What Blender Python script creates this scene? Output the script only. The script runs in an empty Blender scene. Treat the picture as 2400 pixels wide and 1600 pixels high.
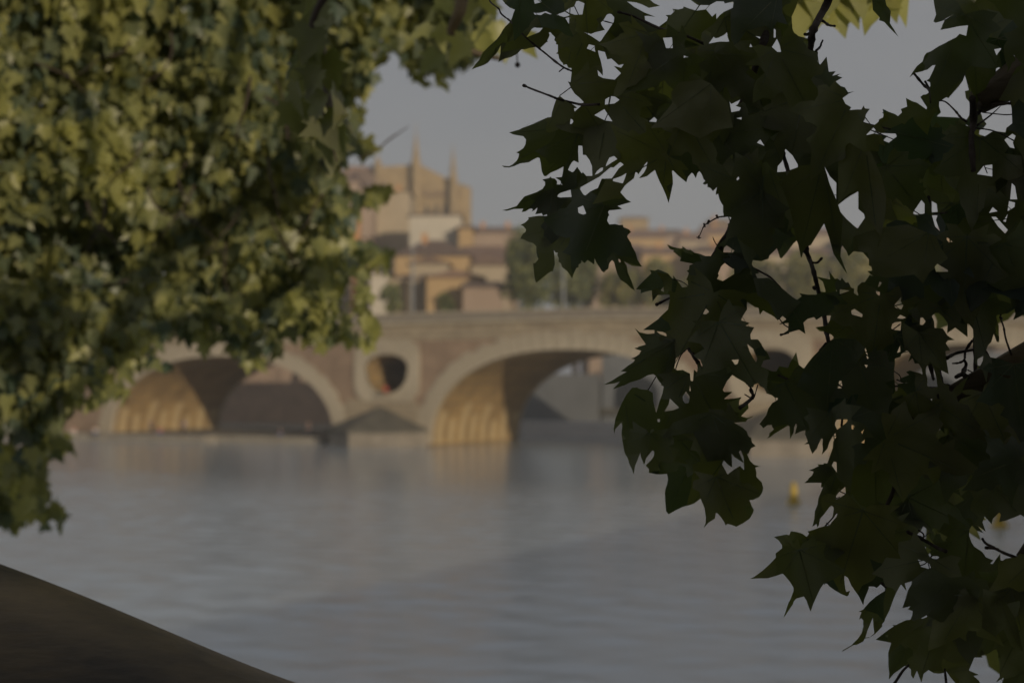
import bpy, bmesh, math, random
import numpy as np
from mathutils import Vector, Matrix, Quaternion, noise
from mathutils.geometry import delaunay_2d_cdt

C = bpy.context.scene.collection
scene = bpy.context.scene
R = math.radians

# ------------------------------------------------------------ camera, sky, sun
FPX = 3333.0
EYE = Vector((0, 0, 6.5))
PITCH = math.atan(100 / FPX)
cam_d = bpy.data.cameras.new('camera')
cam = bpy.data.objects.new('camera', cam_d)
C.objects.link(cam)
cam.location = EYE
cam.rotation_euler = (math.pi / 2 + PITCH, 0, 0)
cam_d.lens = 50; cam_d.sensor_width = 36
cam_d.clip_start = 0.05; cam_d.clip_end = 6000
cam_d.dof.use_dof = True
cam_d.dof.focus_distance = 2.0
cam_d.dof.aperture_fstop = 4.0
scene.camera = cam

SUN_AZ = 150.0; SUN_EL = 9.0
world = bpy.data.worlds.new('World'); scene.world = world
world.use_nodes = True
nt = world.node_tree; nt.nodes.clear()
out = nt.nodes.new('ShaderNodeOutputWorld')
bg = nt.nodes.new('ShaderNodeBackground'); bg.inputs['Strength'].default_value = 0.1
sky = nt.nodes.new('ShaderNodeTexSky'); sky.sky_type = 'NISHITA'; sky.sun_disc = False
sky.sun_elevation = R(SUN_EL); sky.sun_rotation = R(SUN_AZ); sky.dust_density = 2.0
tc = nt.nodes.new('ShaderNodeTexCoord')
mp = nt.nodes.new('ShaderNodeMapping'); mp.inputs['Scale'].default_value = (1.2, 1.2, 5.0)
nz = nt.nodes.new('ShaderNodeTexNoise'); nz.inputs['Scale'].default_value = 2.2; nz.inputs['Detail'].default_value = 4
rp = nt.nodes.new('ShaderNodeValToRGB')
rp.color_ramp.elements[0].position = 0.3; rp.color_ramp.elements[0].color = (2.12, 2.17, 2.34, 1)
rp.color_ramp.elements[1].position = 0.7; rp.color_ramp.elements[1].color = (2.38, 2.38, 2.46, 1)
mx = nt.nodes.new('ShaderNodeMix'); mx.data_type = 'RGBA'; mx.inputs['Factor'].default_value = 0.93
nt.links.new(tc.outputs['Generated'], mp.inputs['Vector'])
nt.links.new(mp.outputs['Vector'], nz.inputs['Vector'])
nt.links.new(nz.outputs['Fac'], rp.inputs['Fac'])
nt.links.new(sky.outputs['Color'], mx.inputs['A'])
nt.links.new(rp.outputs['Color'], mx.inputs['B'])
nt.links.new(mx.outputs['Result'], bg.inputs['Color'])
nt.links.new(bg.outputs['Background'], out.inputs['Surface'])

sun_d = bpy.data.lights.new('sun', 'SUN'); sun_d.energy = 2.8; sun_d.angle = R(0.5)
sun_d.color = (1.0, 0.84, 0.62)
sun = bpy.data.objects.new('sun', sun_d); C.objects.link(sun)
az = R(SUN_AZ)
SV = Vector((math.sin(az) * math.cos(R(SUN_EL)), math.cos(az) * math.cos(R(SUN_EL)), math.sin(R(SUN_EL))))
sun.rotation_euler = SV.to_track_quat('Z', 'Y').to_euler()
sun.location = (0, -20, 40)

scene.view_settings.view_transform = 'Standard'
scene.view_settings.look = 'None'
scene.view_settings.gamma = 1
scene.view_settings.exposure = 0.0
scene.view_settings.use_curve_mapping = False
scene.render.engine = 'CYCLES'
scene.cycles.use_denoising = True
scene.cycles.max_bounces = 8
scene.cycles.transparent_max_bounces = 6
scene.cycles.sample_clamp_indirect = 4

# ------------------------------------------------------------ helpers
FWD = Vector((0, math.cos(PITCH), math.sin(PITCH)))
UP = Vector((0, -math.sin(PITCH), math.cos(PITCH)))
RT = Vector((1, 0, 0))

def at(px, py, D):
    return EYE + FWD * D + RT * ((px - 1200) / FPX * D) + UP * ((800 - py) / FPX * D)

def proj(p):
    q = Vector(p) - EYE
    d = q.dot(FWD)
    if d < 0.05: return None
    return (1200 + q.dot(RT) / d * FPX, 800 - q.dot(UP) / d * FPX, d)

def mat(name, col, rough=0.8, spec=0.3):
    m = bpy.data.materials.new(name); m.use_nodes = True
    b = m.node_tree.nodes['Principled BSDF']
    b.inputs['Base Color'].default_value = (*col, 1)
    b.inputs['Roughness'].default_value = rough
    b.inputs['Specular IOR Level'].default_value = spec
    return m

def mottled(name, c1, c2, scale=1.0, rough=0.85, bump=0.3, bscale=None, detail=6, stretch=(1, 1, 1), spec=0.25, c3=None, dist=0.05):
    m = mat(name, c1, rough, spec)
    n = m.node_tree.nodes; l = m.node_tree.links; b = n['Principled BSDF']
    t = n.new('ShaderNodeTexCoord'); mp = n.new('ShaderNodeMapping')
    mp.inputs['Scale'].default_value = stretch
    l.new(t.outputs['Object'], mp.inputs['Vector'])
    a = n.new('ShaderNodeTexNoise'); a.inputs['Scale'].default_value = scale; a.inputs['Detail'].default_value = detail
    a.inputs['Roughness'].default_value = 0.65
    l.new(mp.outputs['Vector'], a.inputs['Vector'])
    r = n.new('ShaderNodeValToRGB')
    r.color_ramp.elements[0].position = 0.32; r.color_ramp.elements[0].color = (*c1, 1)
    r.color_ramp.elements[1].position = 0.68; r.color_ramp.elements[1].color = (*c2, 1)
    if c3:
        e = r.color_ramp.elements.new(0.5); e.color = (*c3, 1)
    l.new(a.outputs['Fac'], r.inputs['Fac']); l.new(r.outputs['Color'], b.inputs['Base Color'])
    if bump:
        a2 = n.new('ShaderNodeTexNoise'); a2.inputs['Scale'].default_value = bscale or scale * 6; a2.inputs['Detail'].default_value = 5
        l.new(mp.outputs['Vector'], a2.inputs['Vector'])
        bp = n.new('ShaderNodeBump'); bp.inputs['Strength'].default_value = bump; bp.inputs['Distance'].default_value = dist
        l.new(a2.outputs['Fac'], bp.inputs['Height']); l.new(bp.outputs['Normal'], b.inputs['Normal'])
    return m

def masonry(name, c1, c2, mortar, bw, bh, axis='xz', rot=0.0, blend=0.5):
    """brick or ashlar courses with blotchy weathering; rot turns the pattern to the wall's own direction"""
    m = mat(name, c1, 0.9, 0.15)
    n = m.node_tree.nodes; l = m.node_tree.links; b = n['Principled BSDF']
    t = n.new('ShaderNodeTexCoord'); mp = n.new('ShaderNodeMapping'); mp.vector_type = 'POINT'
    mp.inputs['Rotation'].default_value = (0, 0, rot)
    l.new(t.outputs['Object'], mp.inputs['Vector'])
    sp = n.new('ShaderNodeSeparateXYZ'); l.new(mp.outputs['Vector'], sp.inputs['Vector'])
    cb = n.new('ShaderNodeCombineXYZ')
    l.new(sp.outputs['X' if axis[0] == 'x' else 'Y'], cb.inputs['X']); l.new(sp.outputs['Z'], cb.inputs['Y'])
    br = n.new('ShaderNodeTexBrick'); br.inputs['Scale'].default_value = 1
    br.inputs['Brick Width'].default_value = bw; br.inputs['Row Height'].default_value = bh
    br.inputs['Mortar Size'].default_value = bh * 0.08; br.inputs['Color1'].default_value = (*c1, 1)
    br.inputs['Color2'].default_value = (*c2, 1); br.inputs['Mortar'].default_value = (*mortar, 1)
    l.new(cb.outputs['Vector'], br.inputs['Vector'])
    nz = n.new('ShaderNodeTexNoise'); nz.inputs['Scale'].default_value = 0.35; nz.inputs['Detail'].default_value = 8
    nz.inputs['Roughness'].default_value = 0.7
    l.new(mp.outputs['Vector'], nz.inputs['Vector'])
    rr = n.new('ShaderNodeValToRGB')
    rr.color_ramp.elements[0].position = 0.3; rr.color_ramp.elements[0].color = (0.62, 0.6, 0.58, 1)
    rr.color_ramp.elements[1].position = 0.7; rr.color_ramp.elements[1].color = (1.15, 1.12, 1.05, 1)
    l.new(nz.outputs['Fac'], rr.inputs['Fac'])
    mm = n.new('ShaderNodeMix'); mm.data_type = 'RGBA'; mm.blend_type = 'MULTIPLY'; mm.inputs['Factor'].default_value = blend
    l.new(br.outputs['Color'], mm.inputs['A']); l.new(rr.outputs['Color'], mm.inputs['B'])
    l.new(mm.outputs['Result'], b.inputs['Base Color'])
    bp = n.new('ShaderNodeBump'); bp.inputs['Strength'].default_value = 0.5; bp.inputs['Distance'].default_value = 0.03
    l.new(br.outputs['Fac'], bp.inputs['Height']); bp.invert = True
    l.new(bp.outputs['Normal'], b.inputs['Normal'])
    return m

def leaf_mat(name, refl, trans, var=0.35, spec=0.35, rough=0.42):
    m = bpy.data.materials.new(name); m.use_nodes = True
    n = m.node_tree.nodes; l = m.node_tree.links; n.clear()
    o = n.new('ShaderNodeOutputMaterial')
    t = n.new('ShaderNodeTexCoord')
    a = n.new('ShaderNodeTexNoise'); a.inputs['Scale'].default_value = 2.3; a.inputs['Detail'].default_value = 3
    g = n.new('ShaderNodeNewGeometry')
    l.new(g.outputs['Position'], a.inputs['Vector'])
    add = n.new('ShaderNodeMath'); add.operation = 'ADD'
    l.new(a.outputs['Fac'], add.inputs[0])
    rnd = n.new('ShaderNodeMath'); rnd.operation = 'MULTIPLY_ADD'; rnd.inputs[1].default_value = 0.9; rnd.inputs[2].default_value = -0.45
    l.new(g.outputs['Random Per Island'], rnd.inputs[0]); l.new(rnd.outputs[0], add.inputs[1])
    def ramp(c):
        r = n.new('ShaderNodeValToRGB')
        e = r.color_ramp.elements
        e[0].position = 0.05; e[0].color = (c[0] * (1 - var) * 0.8, c[1] * (1 - var), c[2], 1)
        e[1].position = 0.95; e[1].color = (c[0] * (1 + var * 1.5), c[1] * (1 + var), c[2] * (1 + var * .4), 1)
        l.new(add.outputs[0], r.inputs['Fac']); return r
    pb = n.new('ShaderNodeBsdfPrincipled'); pb.inputs['Roughness'].default_value = rough
    pb.inputs['Specular IOR Level'].default_value = spec
    l.new(ramp(refl).outputs['Color'], pb.inputs['Base Color'])
    bn = n.new('ShaderNodeTexNoise'); bn.inputs['Scale'].default_value = 60; bn.inputs['Detail'].default_value = 3
    l.new(g.outputs['Position'], bn.inputs['Vector'])
    bp = n.new('ShaderNodeBump'); bp.inputs['Strength'].default_value = 0.35; bp.inputs['Distance'].default_value = 0.004
    l.new(bn.outputs['Fac'], bp.inputs['Height']); l.new(bp.outputs['Normal'], pb.inputs['Normal'])
    tr = n.new('ShaderNodeBsdfTranslucent'); l.new(ramp(trans).outputs['Color'], tr.inputs['Color'])
    s = n.new('ShaderNodeAddShader')
    l.new(pb.outputs[0], s.inputs[0]); l.new(tr.outputs[0], s.inputs[1]); l.new(s.outputs[0], o.inputs['Surface'])
    return m

M = {}
FACE_ROT = R(28)
M['stone'] = masonry('pale_limestone', (0.40, 0.34, 0.25), (0.33, 0.28, 0.21), (0.25, 0.21, 0.16), 1.3, 0.55, rot=FACE_ROT, blend=0.9)
M['block'] = mottled('arch_stone', (0.30, 0.255, 0.19), (0.47, 0.41, 0.31), scale=0.9, bump=0.4)
M['greystone'] = mottled('grey_parapet_stone', (0.17, 0.15, 0.125), (0.27, 0.24, 0.20), scale=0.7, bump=0.4)
M['brick'] = masonry('old_red_brick', (0.325, 0.235, 0.17), (0.27, 0.195, 0.145), (0.30, 0.25, 0.20), 0.8, 0.22, rot=FACE_ROT, blend=0.9)
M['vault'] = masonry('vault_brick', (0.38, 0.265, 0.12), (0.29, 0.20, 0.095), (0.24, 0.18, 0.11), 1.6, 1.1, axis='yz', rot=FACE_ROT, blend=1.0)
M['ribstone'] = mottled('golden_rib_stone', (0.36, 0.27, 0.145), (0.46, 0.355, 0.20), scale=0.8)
M['dry'] = mottled('dry_brown_leaf', (0.16, 0.07, 0.025), (0.26, 0.13, 0.05), scale=30)
M['cap'] = mottled('slate_grey_stone', (0.085, 0.08, 0.065), (0.14, 0.13, 0.105), scale=0.8)
M['asphalt'] = mottled('roadway', (0.05, 0.05, 0.048), (0.07, 0.068, 0.065), scale=0.5)
M['quay'] = mottled('quay_paving', (0.20, 0.18, 0.15), (0.30, 0.27, 0.22), scale=0.5, bump=0.3)
M['earth'] = mottled('town_ground', (0.10, 0.10, 0.06), (0.16, 0.14, 0.10), scale=0.03)
M['bark'] = mottled('smooth_dark_bark', (0.015, 0.0135, 0.011), (0.16, 0.115, 0.052), scale=2.0, bump=0.3, bscale=22, stretch=(0.8, 1.6, 4.0), rough=0.5, spec=0.35, dist=0.01)
M['twig'] = mottled('twig_bark', (0.035, 0.026, 0.020), (0.065, 0.048, 0.036), scale=14, bump=0.2, rough=0.7)
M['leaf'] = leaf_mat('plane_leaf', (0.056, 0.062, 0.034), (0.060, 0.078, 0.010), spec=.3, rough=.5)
M['sunleaf'] = leaf_mat('sunlit_plane_leaf', (0.106, 0.122, 0.050), (0.142, 0.162, 0.036), var=.45)  # lighter copy of the plane leaf, sunlight put into its colour
M['vein'] = leaf_mat('leaf_vein', (0.085, 0.09, 0.045), (0.04, 0.05, 0.01), var=0.1)
M['tan'] = masonry('church_brick', (0.37, 0.28, 0.165), (0.31, 0.235, 0.145), (0.36, 0.30, 0.21), 2.0, 0.8, blend=0.8)
M['cream'] = mottled('cream_render', (0.35, 0.29, 0.21), (0.42, 0.35, 0.255), scale=0.15)
M['pink'] = mottled('pink_render', (0.31, 0.235, 0.18), (0.36, 0.27, 0.21), scale=0.15)
M['ochre'] = mottled('ochre_render', (0.40, 0.275, 0.145), (0.45, 0.32, 0.175), scale=0.15)
M['white'] = mottled('white_render', (0.46, 0.42, 0.35), (0.54, 0.49, 0.41), scale=0.15)
M['orange'] = mottled('orange_brick', (0.42, 0.22, 0.10), (0.48, 0.26, 0.12), scale=0.3)
M['roof'] = mottled('clay_tile_roof', (0.175, 0.12, 0.095), (0.25, 0.165, 0.125), scale=0.4, bump=0.5)
M['roofdark'] = mottled('dark_tile_roof', (0.14, 0.10, 0.08), (0.19, 0.135, 0.105), scale=0.4)
M['glass'] = mat('window_glass', (0.03, 0.035, 0.04), 0.15, 0.5)
M['shutter'] = mat('blue_grey_shutter', (0.17, 0.2, 0.21), 0.6)
M['metal'] = mat('grey_metal', (0.22, 0.235, 0.25), 0.45, 0.5)
M['tree'] = leaf_mat('far_tree_leaves', (0.12, 0.14, 0.052), (0.06, 0.075, 0.015), var=0.5)
M['treey'] = leaf_mat('far_yellow_green_leaves', (0.16, 0.155, 0.050), (0.07, 0.08, 0.01), var=0.4)
M['yellow'] = mottled('yellow_buoy_paint', (0.40, 0.27, 0.03), (0.48, 0.34, 0.05), scale=2, bump=0, rough=0.5)
M['black'] = mat('black_rubber', (0.03, 0.03, 0.03), 0.6)
M['red'] = mat('red_paint', (0.42, 0.06, 0.035), 0.5)
M['skin'] = mat('skin', (0.42, 0.26, 0.18), 0.6)
M['hair'] = mat('dark_hair', (0.04, 0.03, 0.02), 0.6)
for k, c in dict(cl_dark=(0.03, 0.035, 0.05), cl_red=(0.5, 0.08, 0.05), cl_white=(0.6, 0.56, 0.5), cl_blue=(0.08, 0.12, 0.25), cl_pink=(0.55, 0.30, 0.28)).items():
    M[k] = mat('cloth_' + k[3:], c, 0.9)

def tag(o, label=None, cat=None, group=None, kind=None):
    if label: o['label'] = label
    if cat: o['category'] = cat
    if group: o['group'] = group
    if kind: o['kind'] = kind
    return o

def empty(name, loc, label=None, cat=None, group=None):
    o = bpy.data.objects.new(name, None); C.objects.link(o); o.location = loc
    o.empty_display_size = 0.3
    return tag(o, label, cat, group)

def wloc(o):
    v = Vector(o.location); p = o.parent
    return v if p is None or True else v

def mesh_obj(name, verts, faces, material, parent=None, smooth=False, origin=None):
    org = Vector(origin) if origin is not None else Vector((0, 0, 0))
    me = bpy.data.meshes.new(name)
    me.from_pydata([tuple(Vector(v) - org) for v in verts], [], faces)
    me.validate()
    if isinstance(material, (list, tuple)):
        for m in material: me.materials.append(m)
    else: me.materials.append(material)
    if smooth:
        me.polygons.foreach_set('use_smooth', [True] * len(me.polygons))
    me.update()
    o = bpy.data.objects.new(name, me); C.objects.link(o)
    o.location = org
    if parent is not None: adopt(o, parent)
    return o

def world_of(o):
    m = Matrix.Identity(4); ch = []
    while o is not None:
        ch.append(o); o = o.parent
    for x in reversed(ch):
        m = m @ x.matrix_parent_inverse @ x.matrix_basis
    return m

def adopt(o, parent):
    o.parent = parent
    o.matrix_parent_inverse = world_of(parent).inverted()

class MB:
    """collects shapes into one mesh"""
    def __init__(s): s.v = []; s.f = []
    def add(s, v, f):
        k = len(s.v); s.v += [tuple(p) for p in v]; s.f += [tuple(i + k for i in q) for q in f]; return s
    def box(s, c, d, rz=0.0):
        c = Vector(c); hx, hy, hz = d[0] / 2, d[1] / 2, d[2] / 2
        cs, sn = math.cos(rz), math.sin(rz)
        v = [(c.x + x * cs - y * sn, c.y + x * sn + y * cs, c.z + z) for z in (-hz, hz) for x, y in ((-hx, -hy), (hx, -hy), (hx, hy), (-hx, hy))]
        return s.add(v, [(3, 2, 1, 0), (4, 5, 6, 7), (0, 1, 5, 4), (1, 2, 6, 5), (2, 3, 7, 6), (3, 0, 4, 7)])
    def prism(s, pts, ax, depth):
        """pts: 3D ring; ax*depth extrudes"""
        n = len(pts); e = Vector(ax) * depth
        v = [Vector(p) for p in pts] + [Vector(p) + e for p in pts]
        return s.add(v, [tuple(range(n))[::-1], tuple(range(n, 2 * n))] + [(i, (i + 1) % n, n + (i + 1) % n, n + i) for i in range(n)])
    def tube(s, pts, rads, seg=8, cap=True):
        pts = [Vector(p) for p in pts]; n = len(pts); k = len(s.v); vs = []; fs = []
        ref = Vector((0.3, 0.9, 0.2)).normalized()
        for i, p in enumerate(pts):
            t = (pts[min(i + 1, n - 1)] - pts[max(i - 1, 0)]).normalized()
            a = t.cross(ref)
            if a.length < 1e-3: a = t.cross(Vector((1, 0, 0)))
            a.normalize(); b = t.cross(a)
            for j in range(seg):
                an = 2 * math.pi * j / seg
                vs.append(p + (a * math.cos(an) + b * math.sin(an)) * rads[i])
        for i in range(n - 1):
            for j in range(seg):
                fs.append((i * seg + j, i * seg + (j + 1) % seg, (i + 1) * seg + (j + 1) % seg, (i + 1) * seg + j))
        if cap:
            fs.append(tuple(range(seg))[::-1]); fs.append(tuple((n - 1) * seg + j for j in range(seg)))
        return s.add(vs, fs)
    def lathe(s, c, prof, seg=14):
        c = Vector(c); vs = []; fs = []; n = len(prof)
        for r, z in prof:
            for j in range(seg):
                a = 2 * math.pi * j / seg
                vs.append((c.x + r * math.cos(a), c.y + r * math.sin(a), c.z + z))
        for i in range(n - 1):
            for j in range(seg):
                fs.append((i * seg + j, i * seg + (j + 1) % seg, (i + 1) * seg + (j + 1) % seg, (i + 1) * seg + j))
        fs.append(tuple(range(seg))[::-1]); fs.append(tuple((n - 1) * seg + j for j in range(seg)))
        return s.add(vs, fs)
    def build(s, name, material, parent=None, smooth=False, origin=None):
        return mesh_obj(name, s.v, s.f, material, parent, smooth, origin)

# ------------------------------------------------------------ bridge frame: s along the face, d into it, z up
A_ = R(28)
FDIR = Vector((math.cos(A_), -math.sin(A_), 0)); BDIR = Vector((math.sin(A_), math.cos(A_), 0))
ORG = Vector((-8.6, 150, 0))
def br(s, d, z): return ORG + FDIR * s + BDIR * d + Vector((0, 0, z))

# ------------------------------------------------------------ water, terrain, quays
def build_water():
    m = bpy.data.materials.new('river_water'); m.use_nodes = True
    n = m.node_tree.nodes; l = m.node_tree.links; b = n['Principled BSDF']
    b.inputs['Base Color'].default_value = (0.34, 0.395, 0.44, 1)
    b.inputs['IOR'].default_value = 4.0
    b.inputs['Specular IOR Level'].default_value = 0.5
    g = n.new('ShaderNodeNewGeometry')
    mp = n.new('ShaderNodeMapping'); mp.inputs['Scale'].default_value = (0.42, 1.0, 1.0); mp.inputs['Rotation'].default_value = (0, 0, R(5))
    l.new(g.outputs['Position'], mp.inputs['Vector'])
    a = n.new('ShaderNodeTexNoise'); a.inputs['Scale'].default_value = 0.8; a.inputs['Detail'].default_value = 6; a.inputs['Roughness'].default_value = 0.6
    a2 = n.new('ShaderNodeTexNoise'); a2.inputs['Scale'].default_value = 0.035; a2.inputs['Detail'].default_value = 4
    l.new(mp.outputs['Vector'], a.inputs['Vector']); l.new(mp.outputs['Vector'], a2.inputs['Vector'])
    # calm water in the lee of the bridge, wind ripples in the open river
    ax = n.new('ShaderNodeVectorMath'); ax.operation = 'DOT_PRODUCT'; ax.inputs[1].default_value = (math.sin(R(14)), math.cos(R(14)), 0)
    l.new(g.outputs['Position'], ax.inputs[0])
    sm = n.new('ShaderNodeMath'); sm.operation = 'MULTIPLY_ADD'; sm.inputs[1].default_value = 46.0
    l.new(a2.outputs['Fac'], sm.inputs[0]); l.new(ax.outputs['Value'], sm.inputs[2])
    def rng(lo, hi):
        mr = n.new('ShaderNodeMapRange'); mr.interpolation_type = 'SMOOTHSTEP'
        mr.inputs['From Min'].default_value = 94; mr.inputs['From Max'].default_value = 122
        mr.inputs['To Min'].default_value = lo; mr.inputs['To Max'].default_value = hi
        l.new(sm.outputs[0], mr.inputs['Value']); return mr.outputs['Result']
    l.new(rng(0.16, 0.09), b.inputs['Roughness'])
    bp = n.new('ShaderNodeBump'); bp.inputs['Distance'].default_value = 0.6
    l.new(rng(0.16, 0.10), bp.inputs['Strength'])
    l.new(a.outputs['Fac'], bp.inputs['Height']); l.new(bp.outputs['Normal'], b.inputs['Normal'])
    # one sheet: fine wave grid on the open river in view, plain water round it
    x = np.concatenate([[-690, -300, -120], np.arange(-56, 56.01, .24), [120, 300, 690]]); y = np.concatenate([[-190, -60], np.arange(18, 150.01, .24), [170, 260, 480, 890]])
    X, Y = np.meshgrid(x, y); rs = np.random.RandomState(4); Z = np.zeros_like(X)
    for k in range(64):
        lam = 0.75 * (2.8 / 0.75) ** rs.rand(); th = R(62) + rs.normal(0, .75); ph = rs.rand() * 6.28
        kx, ky = math.cos(th) * 2 * math.pi / lam, math.sin(th) * 2 * math.pi / lam
        Z += (lam / 2 / math.pi) * 0.0125 * np.sin(kx * X + ky * Y + ph + 1.2 * np.sin(X * .11 + k) * np.sin(Y * .09 + 2 * k))
    wob = 7 * np.sin(X * .07 + 1) + 5 * np.sin(X * .17 + Y * .05) + 3 * np.sin(X * .41 + 2)
    dd = X * math.sin(R(14)) + Y * math.cos(R(14)) + wob
    amp = np.clip((106 - dd) / 22, 0.06, 1) * np.clip((56 - np.abs(X)) / 4, 0, 1) * np.clip((Y - 18) / 3, 0, 1) * np.clip((150 - Y) / 8, 0, 1)
    gust = 0.75 + 0.35 * np.sin(X * .06 + Y * .13) * np.sin(X * .031 - Y * .07 + 1.7) + .15 * np.sin(Y * .33 + X * .05)
    Z *= amp * gust
    ny, nx = X.shape; co = np.stack([X, Y, Z], -1).reshape(-1, 3)
    i = np.arange(nx - 1)[None, :] + nx * np.arange(ny - 1)[:, None]; q = np.stack([i, i + 1, i + nx + 1, i + nx], -1).reshape(-1, 4)
    me = bpy.data.meshes.new('water'); me.vertices.add(len(co)); me.vertices.foreach_set('co', co.ravel())
    me.loops.add(q.size); me.loops.foreach_set('vertex_index', q.ravel().astype(np.int32)); me.polygons.add(len(q))
    me.polygons.foreach_set('loop_start', np.arange(0, q.size, 4, dtype=np.int32)); me.polygons.foreach_set('use_smooth', [True] * len(q))
    me.update(); me.validate(); me.materials.append(m)
    o = bpy.data.objects.new('water', me); C.objects.link(o); tag(o, 'grey green river water with soft ripples', kind='structure')
build_water()

def slab(name, ring, z0, z1, material, label):
    n = len(ring)
    v = [(x, y, z0) for x, y in ring] + [(x, y, z1) for x, y in ring]
    f = [tuple(range(n))[::-1], tuple(range(n, 2 * n))] + [(i, (i + 1) % n, n + (i + 1) % n, n + i) for i in range(n)]
    return tag(mesh_obj(name, v, f, material), label, kind='structure')

def bxy(s, d): p = br(s, d, 0); return (p.x, p.y)
slab('terrain', [bxy(-14, 45.5), bxy(-14, 84), bxy(160, 84), (690, 300), (690, 880), (-690, 880), (-690, 560), bxy(-140, 45.5)], -2, 7.0, M['earth'], 'town ground behind the bridge')
slab('near_bank', [(1.0, -40), (0.2, -3), (0.25, 0.4), (1.1, 2.0), (31, 57), (45, 80), (90, 60), (90, -40)], -2, 4.85, M['quay'], 'paved river bank the plane trees stand on')
slab('quay', [bxy(-140, -7.5), bxy(-27, -4.2), bxy(-27, -2.0), bxy(-12.6, -2.0), bxy(-12.6, 24), bxy(-13.8, 44), bxy(-140, 44)], -2, 0.72, M['quay'], 'low stone quay running under the left arch')

# ------------------------------------------------------------ bridge
ARCH = [(-44.8, -12.2, 0.3, 9.75), (0.0, 31.0, 0.2, 10.0), (43.0, 66.0, 0.3, 10.05)]
WID = 20.0
def deck(s):
    return float(np.interp(s, [-140, -90, -45, -20, 0, 20, 40, 60, 90, 140], [11.6, 12.5, 13.35, 13.85, 14.05, 14.05, 13.6, 12.9, 11.8, 10.5]))
def arch_pt(a, t, off=0.0):
    s0, s1, zs, zc = a; c = (s0 + s1) / 2; rx = (s1 - s0) / 2; rz = zc - zs
    th = math.pi * (1 - t)
    e = 2.25
    cx, sz = math.cos(th), math.sin(th)
    x = math.copysign(abs(cx) ** (2 / e), cx) * rx; z = max(sz, 0) ** (2 / e) * rz
    if off:
        dt = 0.004
        p0 = arch_pt(a, max(t - dt, 0)); p1 = arch_pt(a, min(t + dt, 1))
        tx, tz = p1[0] - p0[0], p1[1] - p0[1]; L = math.hypot(tx, tz)
        return (c + x - tz / L * off, zs + z + tx / L * off)
    return (c + x, zs + z)

bridge = empty('arch_bridge', br(15.5, 0, 0), 'long old brick and pale stone bridge with wide round arches across the river', 'bridge')

def oculus_ring(sc, zc, w, h, k=22):
    """teardrop opening, flat top and rounded bottom"""
    pts = []
    for i in range(k):
        a = 2 * math.pi * i / k
        x = math.cos(a) * w; z = math.sin(a)
        z = z * h * (0.82 if z > 0 else 1.12)
        if z > 0: x = math.cos(a) * w * (1 + 0.22 * math.sin(a)); 
        pts.append((sc + x, zc + z))
    return pts
OC = [(-5.4, 7.9, 2.65, 2.2), (37.0, 8.1, 2.5, 2.1)]

def pip(pt, ring):
    x, y = pt; c = False; n = len(ring); j = n - 1
    for i in range(n):
        xi, yi = ring[i]; xj, yj = ring[j]
        if (yi > y) != (yj > y) and x < (xj - xi) * (y - yi) / (yj - yi) + xi: c = not c
        j = i
    return c

def face_sheet(d, s_lo=-120, s_hi=120):
    ring = []
    holes = []
    for a in ARCH:
        h = [(arch_pt(a, t / 40)) for t in range(41)]
        h = [(h[0][0], -1.5)] + h + [(h[-1][0], -1.5)]
        holes.append(h)
    for o in OC: holes.append(oculus_ring(*o))
    top = [(s, deck(s)) for s in range(int(s_hi), int(s_lo) - 1, -10)]
    ring = [(s_lo, -1.6), (s_hi, -1.6)] + top
    vs = []; es = []
    for rg in [ring] + holes:
        k = len(vs); vs += rg; n = len(rg)
        es += [(k + i, k + (i + 1) % n) for i in range(n)]
    r = delaunay_2d_cdt([Vector(p) for p in vs], es, [], 0, 1e-5)
    V, F = r[0], r[2]; keep = []
    for f in F:
        c = (sum(V[i].x for i in f) / 3, sum(V[i].y for i in f) / 3)
        if pip(c, ring) and not any(pip(c, h) for h in holes): keep.append(tuple(f))
    return [br(p.x, d, p.y) for p in V], keep

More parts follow.
